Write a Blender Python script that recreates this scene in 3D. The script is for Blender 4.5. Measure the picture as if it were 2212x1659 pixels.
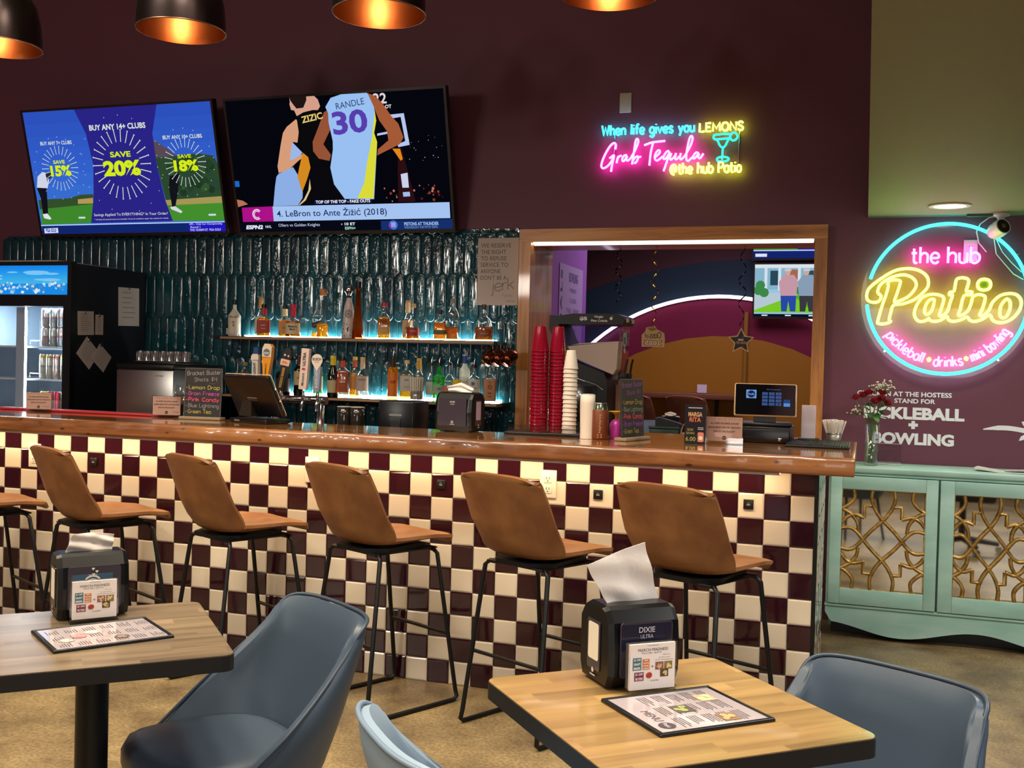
import bpy, bmesh, math, random
from mathutils import Matrix, Vector
random.seed(7)
for o in list(bpy.data.objects): bpy.data.objects.remove(o)
SC = bpy.context.scene
COL = SC.collection
PI = math.pi

# ---------------------------------------------------------------- camera, world, big lights, exposure
cam_d = bpy.data.cameras.new('camera'); cam = bpy.data.objects.new('camera', cam_d); COL.objects.link(cam)
cam_d.sensor_fit = 'HORIZONTAL'; cam_d.sensor_width = 36.0; cam_d.lens = 36.0 * 2300 / 2212
cam_d.clip_start = 0.05
_yaw, _pit, _rol = -0.3200, -0.0189, 0.0259
_f = Vector((math.sin(_yaw)*math.cos(_pit), math.cos(_yaw)*math.cos(_pit), math.sin(_pit)))
_r0 = Vector((math.cos(_yaw), -math.sin(_yaw), 0)); _u0 = _r0.cross(_f)
_r = math.cos(_rol)*_r0 + math.sin(_rol)*_u0; _u = -math.sin(_rol)*_r0 + math.cos(_rol)*_u0
cam.matrix_world = Matrix(((_r.x, _u.x, -_f.x, 0.164), (_r.y, _u.y, -_f.y, -4.388), (_r.z, _u.z, -_f.z, 1.429), (0, 0, 0, 1)))
SC.camera = cam
SC.view_settings.view_transform = 'Standard'; SC.view_settings.look = 'None'
SC.view_settings.exposure = 0.0; SC.view_settings.gamma = 1.0; SC.view_settings.use_curve_mapping = False
W = bpy.data.worlds.new('world'); SC.world = W; W.use_nodes = True
W.node_tree.nodes['Background'].inputs[0].default_value = (0.02, 0.02, 0.022, 1)
W.node_tree.nodes['Background'].inputs[1].default_value = 1.0
SC.cycles.max_bounces = 10; SC.cycles.diffuse_bounces = 4; SC.cycles.glossy_bounces = 4
SC.cycles.transmission_bounces = 10; SC.cycles.transparent_max_bounces = 12
SC.cycles.caustics_reflective = False; SC.cycles.caustics_refractive = False
SC.cycles.sample_clamp_indirect = 4.0

def area(name, loc, size, power, col, spread=170, rot=(0, 0, 0), sy=None):
    d = bpy.data.lights.new(name, 'AREA'); d.energy = power; d.color = col; d.spread = math.radians(spread)
    d.size = size
    if sy: d.shape = 'RECTANGLE'; d.size_y = sy
    o = bpy.data.objects.new(name, d); o.location = loc; o.rotation_euler = rot; COL.objects.link(o); return o
def spot(name, loc, power, col, ang=100, blend=.6, r=.05, rot=(0, 0, 0)):
    d = bpy.data.lights.new(name, 'SPOT'); d.energy = power; d.color = col; d.spot_size = math.radians(ang); d.spot_blend = blend
    d.shadow_soft_size = r; o = bpy.data.objects.new(name, d); o.location = loc; o.rotation_euler = rot; COL.objects.link(o); return o
WARM = (1.0, .86, .66); NEUT = (1.0, .93, .82)
for k, (lx, ly) in enumerate(((-3.4, -1.6), (-1.9, -1.5), (-.4, -1.6), (-3.0, -3.4), (-1.2, -3.4), (.6, -3.6), (-4.6, -2.6))):
    area('ceiling_lamp_light', (lx, ly, 4.14), .7, 50, WARM, 130)
for k, (lx, ly) in enumerate(((1.5, .2), (1.5, -1.8), (1.5, -3.6))):
    area('soffit_fill_light', (lx, ly, 2.29), .25, 34, (1.0, .97, .92), 150)  # unseen extra downlights added to light the right floor and sideboard
for _x, _z in ((-6.4, 2.9), (-5.7, 2.35), (-5.2, 3.05), (-4.7, 2.6)): area('rear_sparkle_light', (_x, -6.9, _z), .28, 22, (1.0, .92, .80), 170, (PI/2, 0, 0))  # small unseen lights added behind the camera for sparkles on the teal tile
area('rear_fill_light', (1.4, -6.9, 2.3), 3.0, 85, (1.0, .94, .86), 170, (PI/2, 0, 0), 1.8)  # added fill from behind the camera, no window stands there
area('far_room_light', (-1.0, 4.2, 3.1), 1.6, 46, (.88, .66, 1.0), 160)

# ---------------------------------------------------------------- materials
def lin(c):
    if isinstance(c, str):
        c = c.lstrip('#'); c = [int(c[i:i+2], 16)/255 for i in (0, 2, 4)]
    return tuple((x/12.92 if x <= .04045 else ((x+.055)/1.055)**2.4) for x in c) + (1,)
MATS = {}
def P(name, col='808080', rough=.5, metal=0, coat=0, trans=0, ior=1.45, emis=None, es=0, bump=None, var=None, alpha=1, sheen=0, spec=None):
    if name in MATS: return MATS[name]
    m = bpy.data.materials.new(name); m.use_nodes = True; nt = m.node_tree; b = nt.nodes['Principled BSDF']
    I = b.inputs; c = lin(col) if isinstance(col, str) else tuple(col)+(1,)
    I['Base Color'].default_value = c; I['Roughness'].default_value = rough; I['Metallic'].default_value = metal
    I['Coat Weight'].default_value = coat; I['Coat Roughness'].default_value = .06
    I['Transmission Weight'].default_value = trans; I['IOR'].default_value = ior; I['Alpha'].default_value = alpha
    if spec is not None: I['Specular IOR Level'].default_value = spec
    if emis: I['Emission Color'].default_value = lin(emis) if isinstance(emis, str) else tuple(emis)+(1,); I['Emission Strength'].default_value = es
    tc = nt.nodes.new('ShaderNodeTexCoord')
    if var:   # (second colour, (scale xyz), detail, lo, hi)
        c2, sc, det, lo, hi = var
        mp = nt.nodes.new('ShaderNodeMapping'); mp.inputs['Scale'].default_value = sc
        n = nt.nodes.new('ShaderNodeTexNoise'); n.inputs['Scale'].default_value = 1; n.inputs['Detail'].default_value = det
        r = nt.nodes.new('ShaderNodeValToRGB'); r.color_ramp.elements[0].position = lo; r.color_ramp.elements[1].position = hi
        r.color_ramp.elements[0].color = c; r.color_ramp.elements[1].color = lin(c2)
        nt.links.new(tc.outputs['Object'], mp.inputs[0]); nt.links.new(mp.outputs[0], n.inputs['Vector'])
        nt.links.new(n.outputs[0], r.inputs[0]); nt.links.new(r.outputs[0], I['Base Color'])
    if bump:  # (scale xyz, strength, distance)
        sc, st, di = bump
        mp = nt.nodes.new('ShaderNodeMapping'); mp.inputs['Scale'].default_value = sc
        n = nt.nodes.new('ShaderNodeTexNoise'); n.inputs['Scale'].default_value = 1; n.inputs['Detail'].default_value = 3
        bp = nt.nodes.new('ShaderNodeBump'); bp.inputs['Strength'].default_value = st; bp.inputs['Distance'].default_value = di
        nt.links.new(tc.outputs['Object'], mp.inputs[0]); nt.links.new(mp.outputs[0], n.inputs['Vector'])
        nt.links.new(n.outputs[0], bp.inputs['Height']); nt.links.new(bp.outputs[0], I['Normal'])
    MATS[name] = m; return m
def E(col, s=1.0):
    n = 'glow_%s_%.2f' % (col if isinstance(col, str) else '%.2f_%.2f_%.2f' % col, s)
    if n in MATS: return MATS[n]
    m = bpy.data.materials.new(n); m.use_nodes = True; nt = m.node_tree; nt.nodes.clear()
    e = nt.nodes.new('ShaderNodeEmission'); o = nt.nodes.new('ShaderNodeOutputMaterial')
    e.inputs[0].default_value = lin(col) if isinstance(col, str) else tuple(col)+(1,); e.inputs[1].default_value = s
    nt.links.new(e.outputs[0], o.inputs[0]); MATS[n] = m; return m
def glass(name, col=(1, 1, 1), k=.93, rough=.03):
    """thin clear sheet: lets light straight through, with a mirror sheen"""
    if name in MATS: return MATS[name]
    m = bpy.data.materials.new(name); m.use_nodes = True; nt = m.node_tree; nt.nodes.clear(); L = nt.links.new
    t = nt.nodes.new('ShaderNodeBsdfTransparent'); t.inputs[0].default_value = tuple(col)+(1,); g = nt.nodes.new('ShaderNodeBsdfGlossy'); g.inputs['Roughness'].default_value = rough
    f = nt.nodes.new('ShaderNodeLayerWeight'); f.inputs[0].default_value = .5; pw = nt.nodes.new('ShaderNodeMath'); pw.operation = 'POWER'; pw.inputs[1].default_value = 4; L(f.outputs['Facing'], pw.inputs[0]); a = nt.nodes.new('ShaderNodeMath'); a.operation = 'MULTIPLY_ADD'; a.inputs[1].default_value = .5; a.inputs[2].default_value = 1-k; L(pw.outputs[0], a.inputs[0])
    x = nt.nodes.new('ShaderNodeMixShader'); o = nt.nodes.new('ShaderNodeOutputMaterial'); L(a.outputs[0], x.inputs[0]); L(t.outputs[0], x.inputs[1]); L(g.outputs[0], x.inputs[2]); L(x.outputs[0], o.inputs[0]); MATS[name] = m; return m
def tint(name, c, dif=.25, k=1.0):
    """clear coloured liquid or tinted glass: passes coloured light, glows a little where light falls in it"""
    if name in MATS: return MATS[name]
    m = bpy.data.materials.new(name); m.use_nodes = True; nt = m.node_tree; nt.nodes.clear(); L = nt.links.new; N = lambda t: nt.nodes.new('ShaderNode'+t)
    l = lin(c); t = N('BsdfTransparent'); t.inputs[0].default_value = tuple(min(1, x**.42*k) for x in l[:3])+(1,); d = N('BsdfTranslucent'); d.inputs[0].default_value = tuple(min(1, x*1.5) for x in l[:3])+(1,); e = N('BsdfDiffuse'); e.inputs[0].default_value = l
    a = N('MixShader'); a.inputs[0].default_value = .4; L(d.outputs[0], a.inputs[1]); L(e.outputs[0], a.inputs[2]); b = N('MixShader'); b.inputs[0].default_value = dif; L(t.outputs[0], b.inputs[1]); L(a.outputs[0], b.inputs[2])
    f_ = N('LayerWeight'); f = N('Math'); f.operation = 'POWER'; f.inputs[1].default_value = 4; L(f_.outputs['Facing'], f.inputs[0]); g = N('BsdfGlossy'); g.inputs['Roughness'].default_value = .04; x = N('MixShader'); L(f.outputs[0], x.inputs[0]); L(b.outputs[0], x.inputs[1]); L(g.outputs[0], x.inputs[2]); o = N('OutputMaterial'); L(x.outputs[0], o.inputs[0]); MATS[name] = m; return m
def C(col, rough=.5):   # plain paint / print / plastic of one colour
    return P('paint_%s_%.2f' % (col, rough), col, rough)

def wood(name, a, b, dark, scale, rough=.35, coat=0, plank=None, axis='X', knots=False):
    """streaky wood grain along one axis, optional plank seams of the given width"""
    m = bpy.data.materials.new(name); m.use_nodes = True; nt = m.node_tree; B = nt.nodes['Principled BSDF']; L = nt.links.new
    N = lambda t: nt.nodes.new('ShaderNode'+t)
    tc = N('TexCoord'); mp = N('Mapping'); L(tc.outputs['Object'], mp.inputs[0])
    mp.inputs['Scale'].default_value = {'X': (scale*.07, scale, scale), 'Y': (scale, scale*.07, scale), 'Z': (scale, scale, scale*.07)}[axis]
    vec = mp.outputs[0]; tone = None
    if plank:
        sx = N('SeparateXYZ'); L(tc.outputs['Object'], sx.inputs[0])
        d = N('Math'); d.operation = 'DIVIDE'; d.inputs[1].default_value = plank; L(sx.outputs[1 if axis == 'X' else 0], d.inputs[0])
        fl = N('Math'); fl.operation = 'FLOOR'; L(d.outputs[0], fl.inputs[0])
        # staggered butt joints along the grain
        of = N('Math'); of.operation = 'MULTIPLY'; of.inputs[1].default_value = .377; L(fl.outputs[0], of.inputs[0])
        al = N('Math'); al.operation = 'DIVIDE'; al.inputs[1].default_value = plank*6; L(sx.outputs[0 if axis == 'X' else 1], al.inputs[0])
        ad = N('Math'); L(al.outputs[0], ad.inputs[0]); L(of.outputs[0], ad.inputs[1])
        fl2 = N('Math'); fl2.operation = 'FLOOR'; L(ad.outputs[0], fl2.inputs[0])
        cb = N('CombineXYZ'); L(fl.outputs[0], cb.inputs[0]); L(fl2.outputs[0], cb.inputs[1])
        wn = N('TexWhiteNoise'); wn.noise_dimensions = '2D'; L(cb.outputs[0], wn.inputs['Vector']); tone = wn.outputs['Value']
        va = N('VectorMath'); va.operation = 'SCALE'; va.inputs['Scale'].default_value = 7.0; L(wn.outputs['Color'], va.inputs[0])
        v2 = N('VectorMath'); L(mp.outputs[0], v2.inputs[0]); L(va.outputs[0], v2.inputs[1]); vec = v2.outputs[0]
    n = N('TexNoise'); n.inputs['Scale'].default_value = 1; n.inputs['Detail'].default_value = 7; n.inputs['Roughness'].default_value = .62; n.inputs['Distortion'].default_value = .4
    L(vec, n.inputs['Vector'])
    r = N('ValToRGB'); e = r.color_ramp.elements; e[0].position = .3; e[0].color = lin(dark); e[1].position = .52; e[1].color = lin(a)
    x = e.new(.72); x.color = lin(b); L(n.outputs[0], r.inputs[0]); out = r.outputs[0]
    if tone is not None:
        hs = N('HueSaturation'); mr = N('MapRange'); mr.inputs[3].default_value = .78; mr.inputs[4].default_value = 1.15
        L(tone, mr.inputs[0]); L(mr.outputs[0], hs.inputs['Value']); L(out, hs.inputs['Color']); out = hs.outputs[0]
    if knots:
        m2 = N('Mapping'); m2.inputs['Scale'].default_value = (9, 22, 22); L(tc.outputs['Object'], m2.inputs[0])
        v = N('TexVoronoi'); v.inputs['Scale'].default_value = 1; L(m2.outputs[0], v.inputs['Vector'])
        r2 = N('ValToRGB'); r2.color_ramp.elements[0].position = .07; r2.color_ramp.elements[1].position = .16
        r2.color_ramp.elements[0].color = (.12, .08, .05, 1); r2.color_ramp.elements[1].color = (1, 1, 1, 1); L(v.outputs['Distance'], r2.inputs[0])
        mx = N('MixRGB'); mx.blend_type = 'MULTIPLY'; mx.inputs[0].default_value = .9; L(out, mx.inputs[1]); L(r2.outputs[0], mx.inputs[2]); out = mx.outputs[0]
    L(out, B.inputs['Base Color']); B.inputs['Roughness'].default_value = rough
    B.inputs['Coat Weight'].default_value = coat; B.inputs['Coat Roughness'].default_value = .05
    bp = N('Bump'); bp.inputs['Strength'].default_value = .12; bp.inputs['Distance'].default_value = .002; L(n.outputs[0], bp.inputs['Height']); L(bp.outputs[0], B.inputs['Normal'])
    MATS[name] = m; return m

def concrete():
    m = bpy.data.materials.new('polished_concrete'); m.use_nodes = True; nt = m.node_tree; B = nt.nodes['Principled BSDF']; L = nt.links.new
    N = lambda t: nt.nodes.new('ShaderNode'+t)
    tc = N('TexCoord'); n = N('TexNoise'); n.inputs['Scale'].default_value = 3.2; n.inputs['Detail'].default_value = 10; n.inputs['Roughness'].default_value = .65; L(tc.outputs['Object'], n.inputs['Vector'])
    r = N('ValToRGB'); e = r.color_ramp.elements; e[0].position = .36; e[0].color = lin('63523c'); e[1].position = .64; e[1].color = lin('99855f'); L(n.outputs[0], r.inputs[0])
    v = N('TexNoise'); v.inputs['Scale'].default_value = 75; v.inputs['Detail'].default_value = 2; L(tc.outputs['Object'], v.inputs['Vector'])
    r2 = N('ValToRGB'); r2.color_ramp.elements[0].position = .40; r2.color_ramp.elements[0].color = (.34, .31, .27, 1); r2.color_ramp.elements[1].position = .58; r2.color_ramp.elements[1].color = (1.1, 1.08, 1.05, 1); L(v.outputs[0], r2.inputs[0])
    mx = N('MixRGB'); mx.blend_type = 'MULTIPLY'; mx.inputs[0].default_value = .45; L(r.outputs[0], mx.inputs[1]); L(r2.outputs[0], mx.inputs[2])
    L(mx.outputs[0], B.inputs['Base Color'])
    mr = N('MapRange'); mr.inputs[3].default_value = .24; mr.inputs[4].default_value = .5; L(n.outputs[0], mr.inputs[0]); L(mr.outputs[0], B.inputs['Roughness'])
    MATS['concrete'] = m; return m

# ---------------------------------------------------------------- mesh builder
TXT = {}
def text_geo(s, bold=0.0, shear=0.0, space=1.0):
    k = (s, bold, shear, space)
    if k in TXT: return TXT[k]
    cu = bpy.data.curves.new('t', 'FONT'); cu.body = s; cu.size = 1; cu.offset = bold; cu.shear = shear; cu.space_character = space
    cu.align_x = 'CENTER'; cu.align_y = 'CENTER'; cu.fill_mode = 'FRONT'; cu.resolution_u = 3
    o = bpy.data.objects.new('t', cu); COL.objects.link(o); dg = bpy.context.evaluated_depsgraph_get()
    me = bpy.data.meshes.new_from_object(o.evaluated_get(dg))
    V = [tuple(v.co) for v in me.vertices]; F = [tuple(p.vertices) for p in me.polygons]
    bpy.data.objects.remove(o); bpy.data.curves.remove(cu); bpy.data.meshes.remove(me)
    xs = [v[0] for v in V] or [0]; ys = [v[1] for v in V] or [0]
    cx, cy = (min(xs)+max(xs))/2, (min(ys)+max(ys))/2
    V = [(x-cx, y-cy, 0) for x, y, z in V]
    TXT[k] = (V, F, max(max(xs)-min(xs), 1e-6), max(max(ys)-min(ys), 1e-6)); return TXT[k]

def FR(o, u=(1, 0, 0), v=(0, 0, 1)):
    u = Vector(u).normalized(); v = Vector(v).normalized(); n = u.cross(v); o = Vector(o)
    return Matrix(((u.x, v.x, n.x, o.x), (u.y, v.y, n.y, o.y), (u.z, v.z, n.z, o.z), (0, 0, 0, 1)))
def TR(x, y, z): return Matrix.Translation((x, y, z))
def RZ(a): return Matrix.Rotation(a, 4, 'Z')
def RX(a): return Matrix.Rotation(a, 4, 'X')
def RY(a): return Matrix.Rotation(a, 4, 'Y')

def catmull(pts, sub=4, closed=False):
    if len(pts) < 3: return [Vector(p) for p in pts]
    P_ = [Vector(p) for p in pts]; n = len(P_); out = []
    rng = range(n if closed else n-1)
    for i in rng:
        p0 = P_[(i-1) % n] if (closed or i > 0) else P_[0]*2-P_[1]
        p1 = P_[i]; p2 = P_[(i+1) % n]
        p3 = P_[(i+2) % n] if (closed or i+2 < n) else P_[-1]*2-P_[-2]
        for k in range(sub):
            t = k/sub
            out.append(.5*((2*p1)+(p2-p0)*t+(2*p0-5*p1+4*p2-p3)*t*t+(3*p1-p0-3*p2+p3)*t**3))
    if not closed: out.append(P_[-1])
    return out

class MB:
    def __init__(s): s.V = []; s.F = []; s.I = []; s.S = []; s.M = []
    def mi(s, m):
        if m not in s.M: s.M.append(m)
        return s.M.index(m)
    def add(s, vs, fs, m, M=None, sm=False):
        b = len(s.V); i = s.mi(m)
        s.V += [tuple(M @ Vector(v)) for v in vs] if M is not None else [tuple(v) for v in vs]
        for f in fs: s.F.append(tuple(b+k for k in f)); s.I.append(i); s.S.append(sm)
        return s
    def box(s, x0, y0, z0, x1, y1, z1, m, M=None):
        vs = [(x, y, z) for z in (z0, z1) for y in (y0, y1) for x in (x0, x1)]
        return s.add(vs, [(0, 2, 3, 1), (4, 5, 7, 6), (0, 1, 5, 4), (2, 6, 7, 3), (0, 4, 6, 2), (1, 3, 7, 5)], m, M)
    def rbox(s, x0, y0, z0, x1, y1, z1, m, r=.004, seg=2, M=None):
        bm = bmesh.new(); bmesh.ops.create_cube(bm, size=1)
        for v in bm.verts: v.co = Vector((x0+(v.co.x+.5)*(x1-x0), y0+(v.co.y+.5)*(y1-y0), z0+(v.co.z+.5)*(z1-z0)))
        bmesh.ops.bevel(bm, geom=bm.edges[:], offset=r, segments=seg, profile=.5, affect='EDGES')
        s.add([v.co[:] for v in bm.verts], [tuple(v.index for v in f.verts) for f in bm.faces] if not bm.verts.index_update() else [], m, M, True); bm.free(); return s
    def quad(s, a, b, c, d, m, M=None): return s.add([a, b, c, d], [(0, 1, 2, 3)], m, M)
    def rect(s, x0, y0, x1, y1, m, M, z=0): return s.add([(x0, y0, z), (x1, y0, z), (x1, y1, z), (x0, y1, z)], [(0, 1, 2, 3)], m, M)
    def poly(s, pts, m, M, z=0, k=1.0): return s.add([(p[0]*k, p[1]*k, z) for p in pts], [tuple(range(len(pts)))], m, M)
    def prism(s, pts, z0, z1, m, M=None, sm=False):
        n = len(pts); a = sum(pts[i][0]*pts[(i+1) % n][1]-pts[(i+1) % n][0]*pts[i][1] for i in range(n))
        if a < 0: pts = pts[::-1]
        vs = [(x, y, z0) for x, y in pts]+[(x, y, z1) for x, y in pts]
        s.add(vs, [tuple(range(n))[::-1], tuple(range(n, 2*n))], m, M)
        return s.add(vs, [(i, (i+1) % n, n+(i+1) % n, n+i) for i in range(n)], m, M, sm)
    def disc(s, r, m, M, z=0, n=24, a0=0, sx=1, sy=1):
        return s.poly([(sx*r*math.cos(a0+2*PI*i/n), sy*r*math.sin(a0+2*PI*i/n)) for i in range(n)], m, M, z)
    def ring(s, r0, r1, m, M, z=0, a=0, b=2*PI, n=24):
        vs = []
        for i in range(n+1):
            t = a+(b-a)*i/n; vs += [(r0*math.cos(t), r0*math.sin(t), z), (r1*math.cos(t), r1*math.sin(t), z)]
        return s.add(vs, [(2*i, 2*i+1, 2*i+3, 2*i+2) for i in range(n)], m, M)
    def tube(s, pts, r, m, n=8, closed=False, M=None):
        pts = [Vector(p) for p in pts]; L = len(pts); rs = r if isinstance(r, (list, tuple)) else [r]*L
        T = []
        for i in range(L):
            a = pts[(i-1) % L] if (closed or i) else pts[0]; b = pts[(i+1) % L] if (closed or i < L-1) else pts[-1]
            t = (b-a); T.append(t.normalized() if t.length > 1e-9 else Vector((0, 0, 1)))
        up = Vector((0, 0, 1)) if abs(T[0].z) < .9 else Vector((1, 0, 0))
        N = (up-T[0]*up.dot(T[0])).normalized(); vs = []
        for i in range(L):
            N = N-T[i]*N.dot(T[i]); N = N.normalized() if N.length > 1e-6 else T[i].orthogonal().normalized()
            Bn = T[i].cross(N)
            vs += [pts[i]+(N*math.cos(2*PI*k/n)+Bn*math.sin(2*PI*k/n))*rs[i] for k in range(n)]
        fs = [(i*n+k, i*n+(k+1) % n, ((i+1) % L)*n+(k+1) % n, ((i+1) % L)*n+k) for i in range(L if closed else L-1) for k in range(n)]
        s.add(vs, fs, m, M, True)
        if not closed:
            s.add(vs[:n], [tuple(range(n))[::-1]], m, M); s.add(vs[-n:], [tuple(range(n))], m, M)
        return s
    def lathe(s, prof, m, n=24, M=None, caps=True, sq=None):
        """profile [(r, z)] about the local z; sq = superellipse power for squarish bottles"""
        vs = []
        for r, z in prof:
            for k in range(n):
                a = 2*PI*k/n; c, d = math.cos(a), math.sin(a)
                q = 1.0
                if sq and r > .018: q = min(1.28, (abs(c)**sq+abs(d)**sq)**(-1/sq))
                vs.append((r*q*c, r*q*d, z))
        L = len(prof)
        fs = [(i*n+k, i*n+(k+1) % n, (i+1)*n+(k+1) % n, (i+1)*n+k) for i in range(L-1) for k in range(n)]
        s.add(vs, fs, m, M, True)
        if caps:
            if prof[0][0] > 1e-6: s.add(vs[:n], [tuple(range(n))[::-1]], m, M)
            if prof[-1][0] > 1e-6: s.add(vs[-n:], [tuple(range(n))], m, M)
        return s
    def grid(s, G, m, M=None, sm=True, flip=False):
        a, b = len(G), len(G[0]); vs = [p for row in G for p in row]
        fs = [(i*b+j, i*b+j+1, (i+1)*b+j+1, (i+1)*b+j) for i in range(a-1) for j in range(b-1)]
        if flip: fs = [f[::-1] for f in fs]
        return s.add(vs, fs, m, M, sm)
    def shell(s, G, th, m, M=None):
        """closed padded sheet: grid G of points, thickness th (number or function of i, j), rounded rim"""
        a, b = len(G), len(G[0]); G = [[Vector(p) for p in r] for r in G]; A = []; Bk = []
        for i in range(a):
            ra, rb = [], []
            for j in range(b):
                du = G[min(i+1, a-1)][j]-G[max(i-1, 0)][j]; dv = G[i][min(j+1, b-1)]-G[i][max(j-1, 0)]
                n = du.cross(dv); n = n.normalized() if n.length > 1e-9 else Vector((0, 0, 1))
                e = min(i, a-1-i, j, b-1-j); t = (th(i, j) if callable(th) else th)*(.5 if e == 0 else .86 if e == 1 else 1)
                ra.append(G[i][j]+n*t/2); rb.append(G[i][j]-n*t/2)
            A.append(ra); Bk.append(rb)
        s.grid(A, m, M); s.grid(Bk, m, M, flip=True)
        rim = [(i, 0) for i in range(a)]+[(a-1, j) for j in range(1, b)]+[(i, b-1) for i in range(a-2, -1, -1)]+[(0, j) for j in range(b-2, 0, -1)]
        n = len(rim); vs = [A[i][j] for i, j in rim]+[Bk[i][j] for i, j in rim]
        return s.add(vs, [(k, n+k, n+(k+1) % n, (k+1) % n) for k in range(n)], m, M, True)
    def text(s, t, m, M, h=None, w=None, x=0, y=0, z=.0006, bold=0, shear=0, rot=0, align='C', space=1.0):
        """printed line of text: fitted to height h and/or width w, centred on (x, y) of the frame M"""
        V, F, tw, th = text_geo(t, bold, shear, space); ky = h/th if h else w/tw; kx = w/tw if w else ky
        ox = {'C': 0, 'L': tw*kx/2, 'R': -tw*kx/2}[align]; ca, sa = math.cos(rot), math.sin(rot)
        vs = []
        for a, b, c in V:
            a, b = a*kx+ox, b*ky; vs.append((x+a*ca-b*sa, y+a*sa+b*ca, z))
        return s.add(vs, F, m, M)
    def ctext(s, t, m, R, z, h, w, a=-PI/2, M=None, bold=0, shear=0):
        """text wrapped on a round label of radius R, centred at angle a and height z"""
        V, F, tw, th = text_geo(t, bold, shear); vs = []
        for x, y, _ in V: q = a+x*w/tw/R; vs.append((R*math.cos(q), R*math.sin(q), z+y*h/th))
        return s.add(vs, F, m, M)
    def lines(s, m, M, x0, x1, y, n, dy, h, z=.0006, jit=.35):
        for i in range(n):
            e = x1-(x1-x0)*jit*random.random(); s.rect(x0, y-i*dy, e, y-i*dy+h, m, M, z)
        return s
    def build(s, name, parent=None, label=None, cat=None, group=None, kind=None, loc=None, rz=0):
        me = bpy.data.meshes.new(name); me.from_pydata(s.V, [], s.F); me.update()
        for m in s.M: me.materials.append(m)
        me.polygons.foreach_set('material_index', s.I); me.polygons.foreach_set('use_smooth', s.S)
        o = bpy.data.objects.new(name, me); COL.objects.link(o)
        if parent: o.parent = parent
        if loc: o.location = loc
        if rz: o.rotation_euler.z = rz
        if label: o['label'] = label
        if cat: o['category'] = cat
        if group: o['group'] = group
        if kind: o['kind'] = kind
        return o
def thing(name, label, cat, loc=(0, 0, 0), rz=0, group=None):
    o = bpy.data.objects.new(name, None); o.empty_display_size = .05; COL.objects.link(o); o.location = loc; o.rotation_euler.z = rz
    o['label'] = label; o['category'] = cat
    if group: o['group'] = group
    return o
def dup(root, loc, rz, label, group=None):
    r = root.copy(); COL.objects.link(r); r.location = loc; r.rotation_euler.z = rz; r['label'] = label
    if group: r['group'] = group
    for ch in list(root.children):
        c = ch.copy(); COL.objects.link(c); c.parent = r
        for g in list(ch.children):
            d = g.copy(); COL.objects.link(d); d.parent = c
    return r
ORD = 'first second third fourth fifth sixth seventh eighth ninth tenth eleventh twelfth thirteenth fourteenth fifteenth sixteenth seventeenth eighteenth nineteenth twentieth twenty-first twenty-second twenty-third twenty-fourth twenty-fifth twenty-sixth twenty-seventh twenty-eighth'.split()

# single-stroke letters (x height 5, capitals 8): width, strokes; '!' marks straight segments
G_ = {}
def gl(c, w, *st): G_[c] = (w, [(s.startswith('!'), [tuple(float(v) for v in p.split(',')) for p in s.lstrip('!').split()]) for s in st])
_bowl = '4,4.1 3,5 1.5,5 .1,3.7 .1,1.4 1.5,0 2.9,.1 4,1.4'
gl('a', 4, _bowl, '!4,5 4,0'); gl('b', 4, '!0,8 0,0', '0,3.6 1,4.8 2.5,5 4,3.7 4,1.4 2.5,0 1,.1 0,1.4'); gl('c', 3.8, '3.8,4 2.8,5 1.4,5 .1,3.6 .1,1.4 1.4,0 2.8,0 3.8,1')
gl('d', 4, _bowl, '!4,8 4,0'); gl('e', 4, '.2,2.5 2.5,2.5 3.9,2.8 3.7,4.2 2.6,5 1.4,5 .1,3.6 .1,1.4 1.4,0 2.8,0 3.8,.9'); gl('f', 2.8, '3,7.6 2.2,8 1.2,7 1.2,4 1.2,0', '!0,5 2.6,5')
gl('g', 4, _bowl, '4,5 4,1 3.9,-1.6 2.8,-2.8 1.2,-2.8 .2,-2'); gl('h', 3.8, '!0,8 0,0', '0,3.4 1.2,4.8 2.6,5 3.7,3.9 3.7,2 3.7,0'); gl('i', .6, '!.3,5 .3,0', '!.3,7 .3,7.4'); gl('j', 1.6, '1.2,5 1.2,1 1,-2 .2,-2.8', '!1.2,7 1.2,7.4'); gl('k', 3.6, '!0,8 0,0', '!3.3,5 0,2.2', '!1.2,3.1 3.6,0')
gl('l', .6, '!.3,8 .3,0'); gl('m', 5.8, '!0,5 0,0', '0,3.6 .8,4.8 2,4.9 2.8,3.8 2.8,2 2.8,0', '2.8,3.6 3.7,4.8 4.9,4.9 5.7,3.8 5.7,2 5.7,0'); gl('n', 3.8, '!0,5 0,0', '0,3.4 1.2,4.8 2.6,5 3.7,3.9 3.7,2 3.7,0')
gl('o', 4, '2,5 .6,4.5 0,2.5 .6,.5 2,0 3.4,.5 4,2.5 3.4,4.5 2,5'); gl('p', 4, '!0,5 0,-3', '0,3.6 1,4.8 2.5,5 4,3.7 4,1.4 2.5,0 1,.1 0,1.4'); gl('r', 2.6, '!0,5 0,0', '0,3.2 .9,4.6 2.6,5'); gl('s', 3.4, '3.3,4.2 2.4,5 1,5 .2,4 .8,2.9 2.6,2.2 3.4,1.2 2.6,0 1,0 .1,.8')
gl('t', 2.8, '1.2,7.2 1.2,3 1.3,.9 2,0 2.9,.3', '!0,5 2.7,5'); gl('u', 3.8, '0,5 0,2 .3,.6 1.5,0 2.8,.3 3.7,1.6', '!3.7,5 3.7,0'); gl('v', 3.8, '!0,5 1.9,0 3.8,5'); gl('w', 5.6, '!0,5 1.4,0 2.8,4.6 4.2,0 5.6,5'); gl('x', 3.6, '!0,5 3.6,0', '!3.6,5 0,0')
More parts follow.
